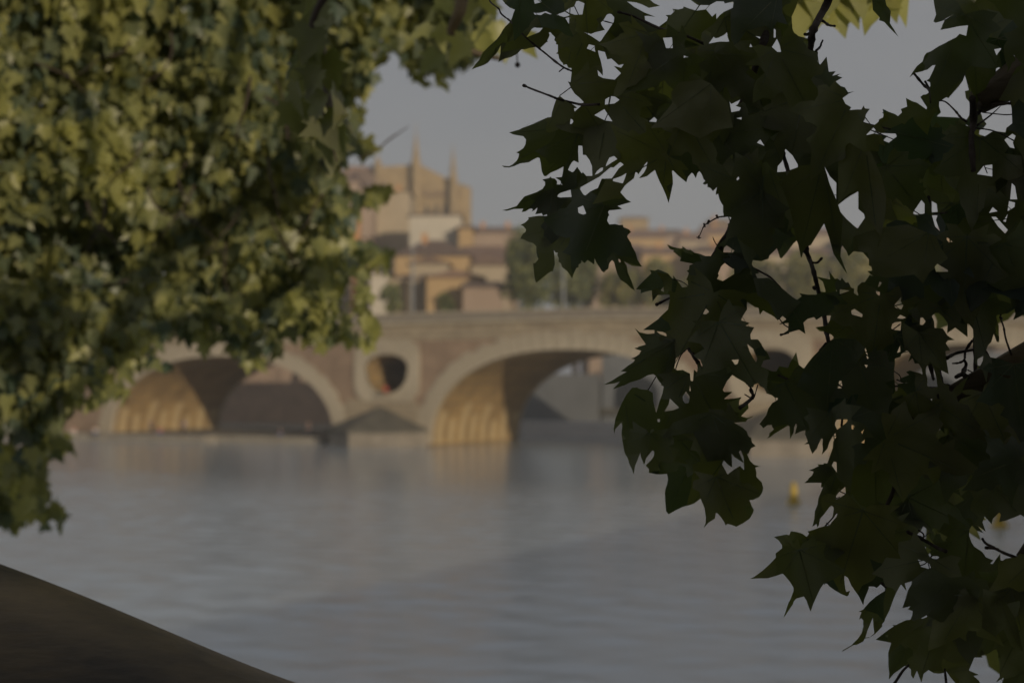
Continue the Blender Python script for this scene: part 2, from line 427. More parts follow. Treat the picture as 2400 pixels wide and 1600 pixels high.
v, f = face_sheet(0.0)
mesh_obj('spandrel_wall', v, [q[::-1] for q in f], M['brick'], bridge)
v, f = face_sheet(WID)
mesh_obj('spandrel_wall', v, f, M['brick'], bridge)
for a in ARCH:
    n = 40; vs = []; fs = []
    prof = [(a[0], -1.6)] + [arch_pt(a, t / n) for t in range(n + 1)] + [(a[1], -1.6)]
    nd = 10
    for i, (s, z) in enumerate(prof):
        for k in range(nd + 1): vs.append(br(s, WID * k / nd, z))
    for i in range(len(prof) - 1):
        for k in range(nd): q = i * (nd + 1) + k; fs.append((q, q + 1, q + nd + 2, q + nd + 1))
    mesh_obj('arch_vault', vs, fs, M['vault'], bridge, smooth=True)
    for k in range(8):   # stone chains running up from the springing on both sides
        for ta, tb in ((0.0, (.10, .07, .13, .085, .12, .06, .11, .09)[k]), (1.0, 1 - (.08, .12, .07, .11, .09, .13, .06, .1)[k])):
            d0 = 1.2 + k * 2.35; q = []
            for i in range(6):
                t_ = ta + (tb - ta) * i / 5; q.append((arch_pt(a, t_, 0.0), arch_pt(a, t_, -0.05)))
            vs_ = []
            for (w0, w1) in q:
                wd = 1.15 if True else 1
                vs_ += [br(w0[0], d0, w0[1]), br(w1[0], d0, w1[1]), br(w1[0], d0 + wd, w1[1]), br(w0[0], d0 + wd, w0[1])]
            fs_ = []
            for i in range(5):
                for j in range(4): fs_.append((i * 4 + j, i * 4 + (j + 1) % 4, i * 4 + 4 + (j + 1) % 4, i * 4 + 4 + j))
            fs_ += [(0, 1, 2, 3), (20, 23, 22, 21)]
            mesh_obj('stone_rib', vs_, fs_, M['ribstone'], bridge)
    # voussoirs
    nv = 41
    rr = random.Random(int(a[0]) + 7)
    for k in range(nv):
        t0 = k / nv + 0.0006; t1 = (k + 1) / nv - 0.0006
        off = (1.88 if k % 2 else 1.70) + rr.uniform(-0.1, 0.1)
        pr = 0.16 + rr.uniform(-0.03, 0.03)
        q = [arch_pt(a, t0, -0.02), arch_pt(a, (t0 + t1) / 2, -0.02), arch_pt(a, t1, -0.02), arch_pt(a, t1, off), arch_pt(a, (t0 + t1) / 2, off), arch_pt(a, t0, off)]
        mb = MB().prism([br(s, -pr, z) for s, z in q], BDIR, pr + 0.55)
        mb.build('voussoir', M['block'], bridge, origin=br(q[0][0], 0, q[0][1]))
        if k in (0, nv - 1): continue
    # rear ring as one band
    nv = 24; mb = MB()
    for k in range(nv):
        t0, t1 = k / nv, (k + 1) / nv
        q = [arch_pt(a, t0, -0.02), arch_pt(a, t1, -0.02), arch_pt(a, t1, 1.7), arch_pt(a, t0, 1.7)]
        mb.prism([br(s, WID - 0.4, z) for s, z in q], BDIR, 0.55)
    mb.build('rear_arch_ring', M['block'], bridge)
# stone band, cornice, parapet
def run(name, material, z_lo, z_hi, d0, d1, s0=-120, s1=120, step=10, gap=0.0):
    ss = [s0 + (s1 - s0) * i / int((s1 - s0) / step) for i in range(int((s1 - s0) / step) + 1)]
    mb = MB()
    vs = []
    for s in ss:
        for d, z in ((d0, z_lo), (d1, z_lo), (d1, z_hi), (d0, z_hi)): vs.append(br(s, d, deck(s) + z))
    fs = [(3, 2, 1, 0), tuple(len(vs) - 4 + i for i in range(4))]
    for i in range(len(ss) - 1):
        for k in range(4):
            fs.append((i * 4 + k, i * 4 + (k + 1) % 4, i * 4 + 4 + (k + 1) % 4, i * 4 + 4 + k))
    mb.add(vs, fs)
    return mb.build(name, material, bridge)
run('stone_band', M['stone'], -2.9, -1.15, -0.07, 0.3)
run('cornice', M['block'], -1.15, -0.85, -0.45, 0.4)
run('road_deck', M['asphalt'], -1.5, -0.9, 0.5, WID - 0.5)
run('rear_parapet', M['greystone'], -1.2, 0.0, WID - 0.45, WID + 0.3)
rr = random.Random(3)
for k in range(80):   # parapet blocks
    s0 = -120 + k * 3.0; s1 = s0 + 2.965
    w = rr.uniform(-0.02, 0.02)
    vs = [br(s, d + w, deck(s) + z) for s in (s0, s1) for d, z in ((-0.2, -0.85), (0.3, -0.85), (0.3, -0.18), (-0.2, -0.18))]
    MB().add(vs, [(3, 2, 1, 0), (4, 5, 6, 7), (0, 1, 5, 4), (1, 2, 6, 5), (2, 3, 7, 6), (3, 0, 4, 7)]).build('parapet_block', M['greystone'], bridge, origin=br(s0, 0, deck(s0)))
run('parapet_coping', M['block'], -0.175, 0.03, -0.3, 0.4)
# pilasters and oculus surrounds on the piers
for (sc, zc, w, h), (p0, p1) in zip(OC, [(-12.2, 0.0), (31.0, 43.0)]):
    rg = oculus_ring(sc, zc, w, h)
    outr = []
    for i, (s, z) in enumerate(rg):
        a = math.atan2(z - zc, s - sc)
        ex = 1.75 + 0.28 * (1 if i % 2 else -1)
        L = max(abs(math.cos(a)) / 4.05, abs(math.sin(a)) / 3.3)
        q = 1 / L
        q = 0.85 * q + 0.15 * (math.hypot(s - sc, z - zc) + 1.9)
        outr.append((sc + math.cos(a) * q, zc + math.sin(a) * q + 0.1))
    n = len(rg)
    for i in range(n):
        j = (i + 1) % n
        q = [rg[i], rg[j], outr[j], outr[i]]
        MB().prism([br(s, -0.2 - 0.03 * (i % 2), z) for s, z in q], BDIR, 0.5).build('surround_stone', M['block'], bridge, origin=br(*[rg[i][0], 0, rg[i][1]]))
    # tunnel lining
    vs = []; fs = []
    for (s, z) in rg:
        vs += [br(s, -0.2, z), br(s, 19, z)]
    for i in range(n):
        j = (i + 1) % n; fs.append((2 * i, 2 * i + 1, 2 * j + 1, 2 * j))
    fs.append(tuple(2 * i + 1 for i in range(n)))
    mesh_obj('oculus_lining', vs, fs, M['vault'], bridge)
    # stone pier foot
    mb = MB()
    m_ = (p0 + p1) / 2
    pts = [br(p0 - 0.0, -0.1, 0), br(p1, -0.1, 0)]
    mb = MB().prism([br(s, -0.12, z) for s, z in [(p0 + 0.3, -1.5), (p1 - 0.3, -1.5), (p1 - 0.35, 2.6), (m_ + 4.2, 4.9), (m_ - 4.2, 4.9), (p0 + 0.35, 2.6)]], BDIR, 0.35)
    mb.build('pier_stonework', M['stone'], bridge)
    # pointed cutwater with pyramid cap
    nose = 6.2
    ring = [(p0 + 0.4, -0.14), (p0 + 1.6, -3.4), (m_, -nose), (p1 - 1.6, -3.4), (p1 - 0.4, -0.14)]
    vs = [br(s, d, -1.5) for s, d in ring] + [br(s, d, 1.45) for s, d in ring]
    k = len(ring)
    fs = [tuple(range(k))[::-1], tuple(range(k, 2 * k))] + [(i, (i + 1) % k, k + (i + 1) % k, k + i) for i in range(k)]
    mesh_obj('cutwater', vs, fs, M['greystone'], bridge)
    rg2 = [(p0 + 0.1, -0.16), (p0 + 1.35, -3.6), (m_, -nose - 0.35), (p1 - 1.35, -3.6), (p1 - 0.1, -0.16)]
    vs = [br(s, d, 1.452) for s, d in rg2] + [br(s, d, 1.72) for s, d in rg2] + [br(m_, -0.16, 4.15)]
    fs = [tuple(range(k))[::-1]] + [(i, (i + 1) % k, k + (i + 1) % k, k + i) for i in range(k)] + [(k + i, k + (i + 1) % k, 2 * k) for i in range(k)]
    mesh_obj('cutwater_cap', vs, fs, M['cap'], bridge)

# red seated child-size figure on the oculus sill
def skin_body(name, joints, edges, material, parent=None, loc=(0, 0, 0), rz=0.0, scale=1.0, root=0, sub=1):
    me = bpy.data.meshes.new(name)
    cs, sn = math.cos(rz), math.sin(rz)
    vv = []
    for (x, y, z, r) in joints:
        vv.append((loc[0] + (x * cs - y * sn) * scale, loc[1] + (x * sn + y * cs) * scale, loc[2] + z * scale))
    me.from_pydata(vv, edges, [])
    o = bpy.data.objects.new(name, me); C.objects.link(o)
    m = o.modifiers.new('skin', 'SKIN'); m.use_smooth_shade = True
    s = o.modifiers.new('sub', 'SUBSURF'); s.levels = sub; s.render_levels = sub
    for i, sv in enumerate(me.skin_vertices[0].data):
        r = joints[i][3] * scale; sv.radius = (r, r); sv.use_root = (i == root)
    me.materials.append(material)
    if parent is not None: adopt(o, parent)
    return o

STAND = ([(0, 0, .95, .15), (0, 0, 1.15, .13), (0, 0, 1.38, .16), (0, 0, 1.5, .06), (0, 0, 1.62, .095), (0, .01, 1.72, .085),
          (-.19, 0, 1.40, .06), (-.25, -.02, 1.13, .045), (-.24, -.1, .88, .035), (.19, 0, 1.40, .06), (.25, -.02, 1.13, .045), (.24, -.1, .88, .035),
          (-.1, 0, .86, .1), (-.11, -.02, .48, .07), (-.11, 0, .08, .05), (-.11, -.14, .04, .04), (.1, 0, .86, .1), (.12, .05, .48, .07), (.13, .1, .08, .05), (.13, -.04, .04, .04),
          (-.24, -.15, .80, .025), (.24, -.15, .80, .025)],
         [(0, 1), (1, 2), (2, 3), (3, 4), (4, 5), (2, 6), (6, 7), (7, 8), (2, 9), (9, 10), (10, 11), (0, 12), (12, 13), (13, 14), (14, 15), (0, 16), (16, 17), (17, 18), (18, 19), (8, 20), (11, 21)])
SIT = ([(0, 0, .12, .16), (0, .02, .34, .14), (0, 0, .56, .16), (0, -.02, .68, .06), (0, -.03, .80, .095), (0, -.03, .90, .08),
        (-.19, 0, .58, .06), (-.26, -.12, .36, .045), (-.18, -.3, .34, .035), (.19, 0, .58, .06), (.26, -.12, .36, .045), (.18, -.3, .34, .035),
        (-.11, -.08, .12, .1), (-.13, -.45, .38, .07), (-.13, -.6, .05, .05), (-.13, -.74, .03, .04), (.11, -.08, .12, .1), (.13, -.45, .36, .07), (.14, -.62, .05, .05), (.14, -.76, .03, .04)],
       [(0, 1), (1, 2), (2, 3), (3, 4), (4, 5), (2, 6), (6, 7), (7, 8), (2, 9), (9, 10), (10, 11), (0, 12), (12, 13), (13, 14), (14, 15), (0, 16), (16, 17), (17, 18), (18, 19)])

def person(loc, rz, pose, top, bottom, label, hair='hair'):
    t = empty('person', loc, label, 'person', 'people on the river quay')
    J, E = pose
    skin_body('body', J, E, M['skin'], t, loc, rz)
    # garments follow the body joints
    def garment(name, ids, mat_, grow=0.022):
        idm = {j: i for i, j in enumerate(ids)}
        jj = [(J[j][0], J[j][1], J[j][2], J[j][3] + grow) for j in ids]
        ee = [(idm[a], idm[b]) for a, b in E if a in idm and b in idm]
        skin_body(name, jj, ee, mat_, t, loc, rz)
    garment('shirt', [0, 1, 2, 6, 7, 9, 10], M[top])
    garment('trousers', [0, 12, 13, 14, 16, 17, 18], M[bottom], 0.016)
    hd = J[5]
    cs, sn = math.cos(rz), math.sin(rz)
    c = (loc[0] + hd[0] * cs - (hd[1] + .02) * sn, loc[1] + hd[0] * sn + (hd[1] + .02) * cs, loc[2] + hd[2] - .02)
    MB().lathe(c, [(0.02, -.08), (.10, -.04), (.115, .02), (.09, .08), (.03, .11)], 10).build('hair', M[hair], t, smooth=True)
    return t

z = 0.72
person(br(-36.5, -2.2, z), R(20), STAND, 'cl_dark', 'cl_dark', 'person in dark clothes standing on the quay before the lit vault')
person(br(-35.2, -2.0, z), R(-30), SIT, 'cl_red', 'cl_blue', 'person in a red top sitting on the quay under the left arch')
person(br(-31.2, -2.6, z), R(60), STAND, 'cl_blue', 'cl_dark', 'person in a blue top standing where the left vault is lit')
person(br(-18.9, -0.9, z), R(0), SIT, 'cl_dark', 'cl_blue', 'person in dark clothes sitting before the shaded brick wall')
person(br(-15.1, -0.9, z), R(25), STAND, 'cl_dark', 'cl_dark', 'person standing at the right end of the quay by the pier')
person(br(-45.2, -5.6, z), R(-15), SIT, 'cl_pink', 'cl_white', 'person in a pink top sitting at the water edge left of the arch')
person(br(-42.0, -5.4, z), R(10), SIT, 'cl_white', 'cl_blue', 'person in a white top sitting on the quay edge near the water')
t = empty('statue', br(-5.4, -0.6, 5.5), 'small red seated figure on the sill of the round pier opening', 'statue')
p = br(-5.4, -0.35, 5.55)
skin_body('figure', SIT[0], SIT[1], M['red'], t, p, R(10), 0.95)
MB().box(br(-5.4, -0.5, 5.5), (1.4, 0.9, 0.14), -A_).build('sill', M['block'], t)

# ------------------------------------------------------------ wall behind left arch, far quay seen through arch 2
o = MB().prism([br(-160, 44, -1), br(-14, 44, -1), br(-14, 44, 9.5), br(-160, 44, 9.5)], BDIR, 1.5).build('retaining_wall', masonry('mauve_brick', (0.54, 0.40, 0.31), (0.47, 0.35, 0.27), (0.52, 0.43, 0.36), 0.8, 0.22, rot=FACE_ROT, blend=0.8))
tag(o, 'tall shaded brick wall seen through the left arch', 'wall')
o = MB().prism([br(-12.4, 30, -1), br(130, 30, -1), br(130, 30, 1.9), br(-12.4, 30, 1.9)], BDIR, 1.2).build('weir_wall', mottled('pale_concrete', (0.66, 0.66, 0.66), (0.74, 0.74, 0.73), scale=0.3))
tag(o, 'low pale concrete wall in the river beyond the middle arch', 'wall')
o = MB().prism([br(-13.9, 45.6, -1), br(-13.9, 71.5, -1), br(-13.9, 71.5, 8), br(-13.9, 45.6, 8)], FDIR, 1.0).build('bank_wall', mottled('grey_bank_stone', (0.10, 0.105, 0.11), (0.13, 0.135, 0.14), scale=0.2))
tag(o, 'plain grey river bank wall seen through the middle arch', 'wall')
mill = empty('riverside_building', br(60, 72, 0), 'grey riverside building with dark arched openings seen through the middle arch', 'building')
rg = [(-12.8, -1), (150, -1), (150, 11), (-12.8, 11)]
MB().prism([br(s, 72, z) for s, z in rg], BDIR, 12).build('wall', mottled('grey_wall', (0.16, 0.17, 0.18), (0.23, 0.24, 0.25), scale=0.2), mill)
MB().prism([br(s, 71.0, z) for s, z in [(-12.8, 1.9), (150, 1.9), (150, 2.8), (-12.8, 2.8)]], BDIR, 1).build('ledge', M['cap'], mill)
for k in range(9):
    s0 = -11 + k * 11
    arc = [(s0 + 4 + 3.6 * math.cos(math.pi * i / 8), 5.4 + 2.4 * math.sin(math.pi * i / 8)) for i in range(9)]
    MB().prism([br(s, 71.85, z) for s, z in [(s0 + 7.6, 2.8)] + arc + [(s0 + .4, 2.8)]], BDIR, 0.3).build('arched_opening', M['glass'], mill)
    MB().prism([br(s, 71.7, z) for s, z in [(s0 + 3.0, 3.2), (s0 + 4.6, 3.2), (s0 + 4.6, 4.6), (s0 + 3.0, 4.6)]], BDIR, 0.14).build('pane', M['white'] if k % 3 == 0 else M['metal'], mill)

# ------------------------------------------------------------ lamp posts on the bridge
lp = ['tall grey lamp post on the bridge right of the far trees by the hanging leaves', 'tall grey lamp post on the bridge over the left arch, leftmost', 'tall grey lamp post behind the leaves left of the orange building', 'tall grey lamp post in front of the white building']
for (sx, lab) in zip([15.0, -27.6, -14.8, -3.0], lp):
    b0 = br(sx, 1.2, deck(sx) - 0.9)
    t = empty('lamp_post', b0, lab, 'lamp post', 'lamp posts along the bridge')
    MB().tube([b0, b0 + Vector((0, 0, 1.0)), b0 + Vector((0, 0, 8.2))], [0.24, 0.15, 0.09], 8).build('post', M['metal'], t)
    MB().tube([b0 + Vector((0, 0, 8.1)), b0 + BDIR * 0.9 + Vector((0, 0, 8.6)), b0 + BDIR * 1.8 + Vector((0, 0, 8.6))], [0.08, 0.07, 0.06], 6).build('arm', M['metal'], t)
    MB().box(b0 + BDIR * 2.0 + Vector((0, 0, 8.55)), (0.35, 0.8, 0.16), -A_).build('lamp_head', M['metal'], t)

# ------------------------------------------------------------ buoys
def buoy(px, py, D, h, label):
    b = at(px, py, D); b.z = 0
    t = empty('buoy', b, label, 'buoy', 'yellow marker buoys on the river')
    MB().lathe(b, [(.20, -.3), (.36, -.1), (.38, .1), (.34, .22), (.24, .3)], 16).build('float', M['yellow'], t, smooth=True)
    MB().lathe(b + Vector((0, 0, .3)), [(.235, 0), (.20, .3), (.17, h - .5), (.10, h - .42)], 16).build('body', M['yellow'], t, smooth=True)
    MB().lathe(b + Vector((0, 0, h - .12)), [(.10, 0), (.10, .1), (.03, .14)], 12).build('top_cap', M['yellow'], t)
buoy(1860, 1181, 77, 1.2, 'yellow upright buoy floating alone on open grey water')
buoy(2343, 1236, 64.5, 1.1, 'yellow buoy mostly hidden behind the dark leaves at right')

# ------------------------------------------------------------ town
TG = 7.0
def blk(parent, name, x0, x1, ytop, D, depth, material, ybot=None):
    """box whose near face spans px x0..x1 at distance D"""
    a = at(x0, ytop, D); b = at(x1, ytop, D)
    w = b.x - a.x; z1 = a.z; z0 = TG if ybot is None else at(x0, ybot, D).z
    MB().box(((a.x + b.x) / 2, a.y + depth / 2, (z0 + z1) / 2), (w, depth, z1 - z0)).build(name, material, parent)
    return a.x, b.x, a.y, z0, z1

def windows(parent, x0, x1, y0, y1, D, nx, ny, wfrac=0.4, hfrac=0.55, material=None, a_=None):
    for i in range(nx):
        for j in range(ny):
            cx = x0 + (x1 - x0) * (i + .5) / nx; cy = y0 + (y1 - y0) * (j + .5) / ny
            w = (x1 - x0) / nx * wfrac / 2; h = (y1 - y0) / ny * hfrac / 2
            p = at(cx - w, cy - h, D); q = at(cx + w, cy + h, D)
            yy = at(cx, 800, D).y
            c = ((p.x + q.x) / 2, yy - 0.02, (p.z + q.z) / 2)
            fr = MB().box(c, (q.x - p.x + .3, 0.16, p.z - q.z + .3)).build('window', M['white'], parent)
            g = MB().box((c[0], yy - 0.12, c[2]), (q.x - p.x, 0.08, p.z - q.z)).build('pane', material or M['glass'], fr)

def roof(parent, x0, x1, y_eave, y_ridge, D, depth, material, hip=0.15, over=0.6, gable=False, yofs=0):
    a = at(x0, y_eave, D); b = at(x1, y_eave, D); zr = at(x0, y_ridge, D).z
    ya = a.y - over + yofs; yb = a.y + depth + over; x0_, x1_ = a.x - over, b.x + over
    z = a.z + 0.01; w = x1_ - x0_
    if gable:
        xm = (x0_ + x1_) / 2
        v = [(x0_, ya, z), (x1_, ya, z), (x1_, yb, z), (x0_, yb, z), (xm, ya, zr), (xm, yb, zr)]
        f = [(3, 2, 1, 0), (0, 1, 4), (2, 3, 5), (1, 2, 5, 4), (3, 0, 4, 5)]
    else:
        ym = (ya + yb) / 2
        v = [(x0_, ya, z), (x1_, ya, z), (x1_, yb, z), (x0_, yb, z), (x0_ + w * hip, ym, zr), (x1_ - w * hip, ym, zr)]
        f = [(3, 2, 1, 0), (0, 1, 5, 4), (1, 2, 5), (2, 3, 4, 5), (3, 0, 4)]
    mesh_obj('roof', v, f, material, parent)

def base_at(px, D):
    p = at(px, 800, D); return (p.x, p.y, TG)

# church
D = 420
ch = empty('church', base_at(990, D), 'large tan brick church with pinnacled buttresses and steep roof above the town', 'church')
y0 = at(0, 800, D).y
rg = [(884, 392), (905, 388), (970, 384), (992, 388), (1030, 408), (1068, 425), (1083, 436), (1083, 760), (884, 760)]
MB().prism([Vector((at(x, y, D).x, y0, at(x, y, D).z)) for x, y in rg], (0, 1, 0), 26).build('wall', M['tan'], ch)
p = [at(x, y, D) for x, y in [(800, 384), (880, 388), (905, 388), (905, 450), (800, 432)]]
MB().prism([Vector((q.x, y0 + 1, q.z)) for q in p], (0, 1, 0), 18).build('side_roof', M['roof'], ch)
p = [at(x, y, D - 3) for x, y in [(835, 395), (862, 396), (915, 445), (915, 452), (845, 432)]]
MB().prism([Vector((q.x, y0 - 3, q.z)) for q in p], (0, 1, 0), 2.9).build('lean_to_roof', M['roofdark'], ch)
c = at(1080, 440, D)
MB().lathe((c.x - .2, c.y + 5, TG), [(3.3, 0), (3.2, c.z - TG), (3.4, c.z - TG + .1), (2.9, c.z - TG + .8), (.6, c.z - TG + 1.8)], 12).build('apse_tower', M['tan'], ch)
for x, yb, yt, r, fin in [(975, 395, 312, 1.35, 285), (1062, 432, 352, 1.2, 335), (886, 400, 365, 1.1, 352)]:
    c = at(x, yb, D); zt = at(x, yt, D).z; zf = at(x, fin, D).z
    zb = c.z
    tw = MB().lathe((c.x, c.y - .6, TG), [(r * 1.25, 0), (r * 1.15, zb - TG - 6), (r, zb - TG - 5.8), (r, zb - TG + 1.2), (r * 1.2, zb - TG + 1.3), (r * 1.2, zb - TG + 1.8), (r * .85, zb - TG + 2.2), (.14, zt - TG)], 8).build('buttress_turret', M['tan'], ch)
    MB().tube([(c.x, c.y - .6, zt - .2), (c.x, c.y - .6, zf)], [.13, .08], 6).build('finial', M['tan'], tw)
for k in range(11):
    x = 991 + k * 8.2
    if abs(x - 1062) < 6: continue
    p = [at(x + dx, y, D) for dx, y in [(-2.4, 460), (2.4, 460), (2.4, 449), (0, 445), (-2.4, 449)]]
    MB().prism([Vector((q.x, y0 - .12, q.z)) for q in p], (0, 1, 0), .14).build('blind_arch', M['roofdark'], ch)
p = [at(x, y, D) for x, y in [(975, 463), (1083, 463), (1083, 468), (975, 468)]]
MB().prism([Vector((q.x, y0 - .4, q.z)) for q in p], (0, 1, 0), .42).build('string_course', M['tan'], ch)
for x in (1000, 1022, 1042):
    p = [at(x + dx, y, D) for dx, y in [(-4, 520), (4, 520), (4, 485), (0, 478), (-4, 485)]]
    MB().prism([Vector((q.x, y0 - .1, q.z)) for q in p], (0, 1, 0), .12).build('lancet_window', M['glass'], ch)

def house(x0, x1, y_eave, y_ridge, D, depth, wall, roofm, label, nx=3, ny=2, wy=None, gable=False, hip=.12, pane=None, group=None, chim=None):
    h = empty('town_house', base_at((x0 + x1) / 2, D), label, 'house', group)
    blk(h, 'wall', x0, x1, y_eave, D, depth, M[wall])
    roof(h, x0, x1, y_eave, y_ridge, D, depth, M[roofm], hip, gable=gable)
    if nx:
        y1 = wy or min(720, y_eave + 90)
        windows(h, x0 + 4, x1 - 4, y_eave + 6, y1, D, nx, ny, material=pane)
    for cx in (chim or []):
        q = at(cx, y_ridge, D)
        MB().box((q.x, q.y + depth * .4, q.z - .3), (1.0, .8, 2.6)).build('chimney', M['orange'], h)
    return h

house(700, 842, 425, 400, 330, 14, 'pink', 'roof', 'tall pink house behind the leaves left of the church', 6, 4, 640)
house(846, 873, 440, 425, 300, 12, 'pink', 'roofdark', 'narrow brown fronted house with a lit upper window', 1, 3, 640, pane=M['white'])
house(875, 960, 448, 438, 310, 13, 'cream', 'roofdark', 'tall cream house with rows of pale windows below the church', 4, 3, 580, pane=M['white'], chim=[930])
house(960, 1080, 505, 492, 290, 12, 'white', 'roof', 'long white upper gallery with blue grey shutters in front of the church', 5, 1, 560, pane=M['shutter'])
house(1075, 1108, 535, 522, 285, 10, 'ochre', 'roof', 'narrow ochre house beside the end of the church', 1, 2)
house(1106, 1215, 545, 520, 340, 22, 'pink', 'roof', 'long brown roofed house between the church and the dark trees', 5, 2, chim=[1130, 1190])
house(925, 1100, 600, 552, 250, 16, 'ochre', 'roofdark', 'wide house under a big dark brown tiled roof', 6, 1, 640, hip=.38, chim=[990])
house(1055, 1205, 612, 568, 262, 14, 'pink', 'roof', 'house under a low reddish tiled roof beside the big trees', 5, 1, 650, hip=.2)
house(1105, 1190, 622, 598, 236, 10, 'cream', 'roofdark', 'cream gabled house right under the reddish roof', 3, 1, 655, gable=True)
house(960, 1050, 618, 600, 232, 9, 'cream', 'roofdark', 'cream gabled house under the wide dark roof', 3, 1, 650, gable=True)
house(1000, 1130, 650, 632, 214, 10, 'ochre', 'roof', 'orange ochre house with a low gable just over the parapet', 3, 1, 710, gable=True)
house(1085, 1180, 672, 655, 206, 8, 'pink', 'roofdark', 'low mauve brown house just over the bridge parapet', 3, 1)
house(868, 906, 640, 632, 218, 9, 'white', 'roofdark', 'bright white narrow house over the bridge parapet', 1, 1)
house(906, 960, 652, 640, 222, 9, 'cream', 'roofdark', 'cream house next to the bright white narrow house', 3, 2, 715)
house(958, 1000, 655, 645, 219, 9, 'cream', 'roof', 'small cream house with blue shutters left of the ochre gable', 2, 1, 715, pane=M['shutter'])
house(846, 870, 560, 550, 228, 9, 'pink', 'roofdark', 'tall shadowy pink house between the orange tower and the white house', 1, 3)
h = empty('brick_tower', base_at(834, 224), 'very narrow orange brick tower left of the white house', 'tower')
blk(h, 'wall', 826, 843, 470, 224, 2.2, M['orange'])
roof(h, 826, 843, 470, 460, 224, 2.2, M['roof'], .3, over=.3)
windows(h, 828, 841, 480, 680, 224, 1, 4, .35, .3)
house(770, 826, 610, 600, 232, 10, 'cream', 'roofdark', 'cream house behind the leaves left of the orange tower', 2, 2)
# right part of town
TT = 'tower block with a square tan top over the far roofs'
h = empty('square_tower', base_at(1487, 520), 'square tan tower rising over the far roofs at right', 'tower')
blk(h, 'wall', 1455, 1520, 512, 520, 10, M['tan'])
roof(h, 1455, 1520, 512, 504, 520, 10, M['roof'], .2)
windows(h, 1460, 1515, 516, 545, 520, 3, 1, .35, .6)
far = [(1365, 1450, 560, 540, 470, 'pink', 'roof'), (1440, 1560, 558, 532, 440, 'ochre', 'roof'), (1530, 1605, 552, 532, 480, 'pink', 'roofdark'), (1590, 1660, 565, 538, 450, 'cream', 'roof'),
       (1640, 1760, 550, 522, 470, 'ochre', 'roof'), (1665, 1710, 520, 508, 500, 'tan', 'roof'), (1750, 1850, 560, 535, 450, 'pink', 'roof'), (1840, 1990, 552, 528, 430, 'cream', 'roof'),
       (1980, 2110, 565, 540, 420, 'pink', 'roofdark'), (2100, 2260, 555, 530, 430, 'ochre', 'roof'), (2250, 2420, 570, 540, 410, 'pink', 'roof'),
       (1380, 1520, 590, 566, 380, 'pink', 'roof'), (1505, 1640, 596, 572, 370, 'ochre', 'roof'), (1630, 1780, 592, 568, 360, 'pink', 'roofdark'), (1790, 1960, 598, 575, 360, 'cream', 'roof'), (1970, 2200, 600, 575, 350, 'pink', 'roof')]
names = ['pink house nearest the big trees', 'ochre house below the square tower', 'pink house right of the square tower', 'cream house in the far row', 'wide ochre house on the far rise',
         'small tan house with the highest roof of the far rise', 'pink house seen between hanging leaves', 'cream wide house seen between hanging leaves', 'pink dark roofed house behind leaves', 'ochre house behind the right leaves', 'pink house at the far right edge',
         'lower pink house in front of the far row, leftmost', 'lower ochre house in front of the far row', 'lower pink house under a dark roof', 'lower cream house over the yellow trees', 'lower wide pink house, rightmost']
for (a, b, e, r_, D_, w, rf), nm in zip(far, names):
    house(a, b, e, r_, D_, 14, w, rf, nm, max(2, int((b - a) / 22)), 1, e + 26, group='far houses on the right', chim=[(a * 2 + b) / 3])

# far trees: trunk plus clumped leaf crowns
def crown_cards(center, rad, n, size, seed, squash=1.0):
    """leaf-sized quads clumped through the crown volume"""
    rn = random.Random(seed); vs = []; fs = []
    clumps = []
    for _ in range(max(5, n // 90)):
        d = Vector((rn.gauss(0, 1), rn.gauss(0, 1), rn.gauss(0, 1))).normalized() * rn.uniform(.35, .85)
        clumps.append((Vector((d.x * rad[0], d.y * rad[1], d.z * rad[2])), rn.uniform(.22, .42)))
    for _ in range(n):
        c, cr = rn.choice(clumps)
        d = Vector((rn.gauss(0, 1), rn.gauss(0, 1), rn.gauss(0, 1))).normalized() * cr * rn.uniform(.6, 1.0)
        p = Vector(center) + c + Vector((d.x * rad[0], d.y * rad[1], d.z * rad[2]))
        nrm = Vector((rn.gauss(0, 1), rn.gauss(0, 1) - .4, rn.gauss(0, 1) + .6)).normalized()
        a = nrm.orthogonal().normalized(); b = nrm.cross(a); s = size * rn.uniform(.6, 1.3)
        k = len(vs)
        vs += [p - a * s, p - b * s * .6, p + a * s, p + b * s * .6]; fs.append((k, k + 1, k + 2, k + 3))
    return vs, fs

def far_tree(x0, x1, ytop, ybot, D, label, key='tree', n=1500, seed=1, group='trees behind the bridge'):
    n = int(n * 2.4)
    cx = (x0 + x1) / 2
    b = Vector(base_at(cx, D)); t = empty('tree', b, label, 'tree', group)
    top = at(cx, ytop, D).z; w = (x1 - x0) / FPX * D / 2; zb = at(cx, ybot, D).z; zb = max(zb, TG + 1)
    cz = (top + zb) / 2; rz = (top - zb) / 2
    tr = MB().tube([b, b + Vector((.1, 0, (zb - TG) * .6)), (b.x, b.y, cz)], [w * .09 + .12, w * .07 + .08, .06], 8)
    for k in range(5):
        a = 2 * math.pi * k / 5 + seed
        tr.tube([(b.x, b.y, zb + rz * .3), (b.x + math.cos(a) * w * .5, b.y + math.sin(a) * w * .5, cz + rz * .25)], [.14, .04], 6)
    tr.build('trunk', M['twig'], t)
    vs, fs = crown_cards((b.x, b.y, cz), (w, w, rz), n, 0.42 * D / 240, seed)
    o = mesh_obj('crown', vs, fs, M[key], t); o['kind'] = 'stuff'

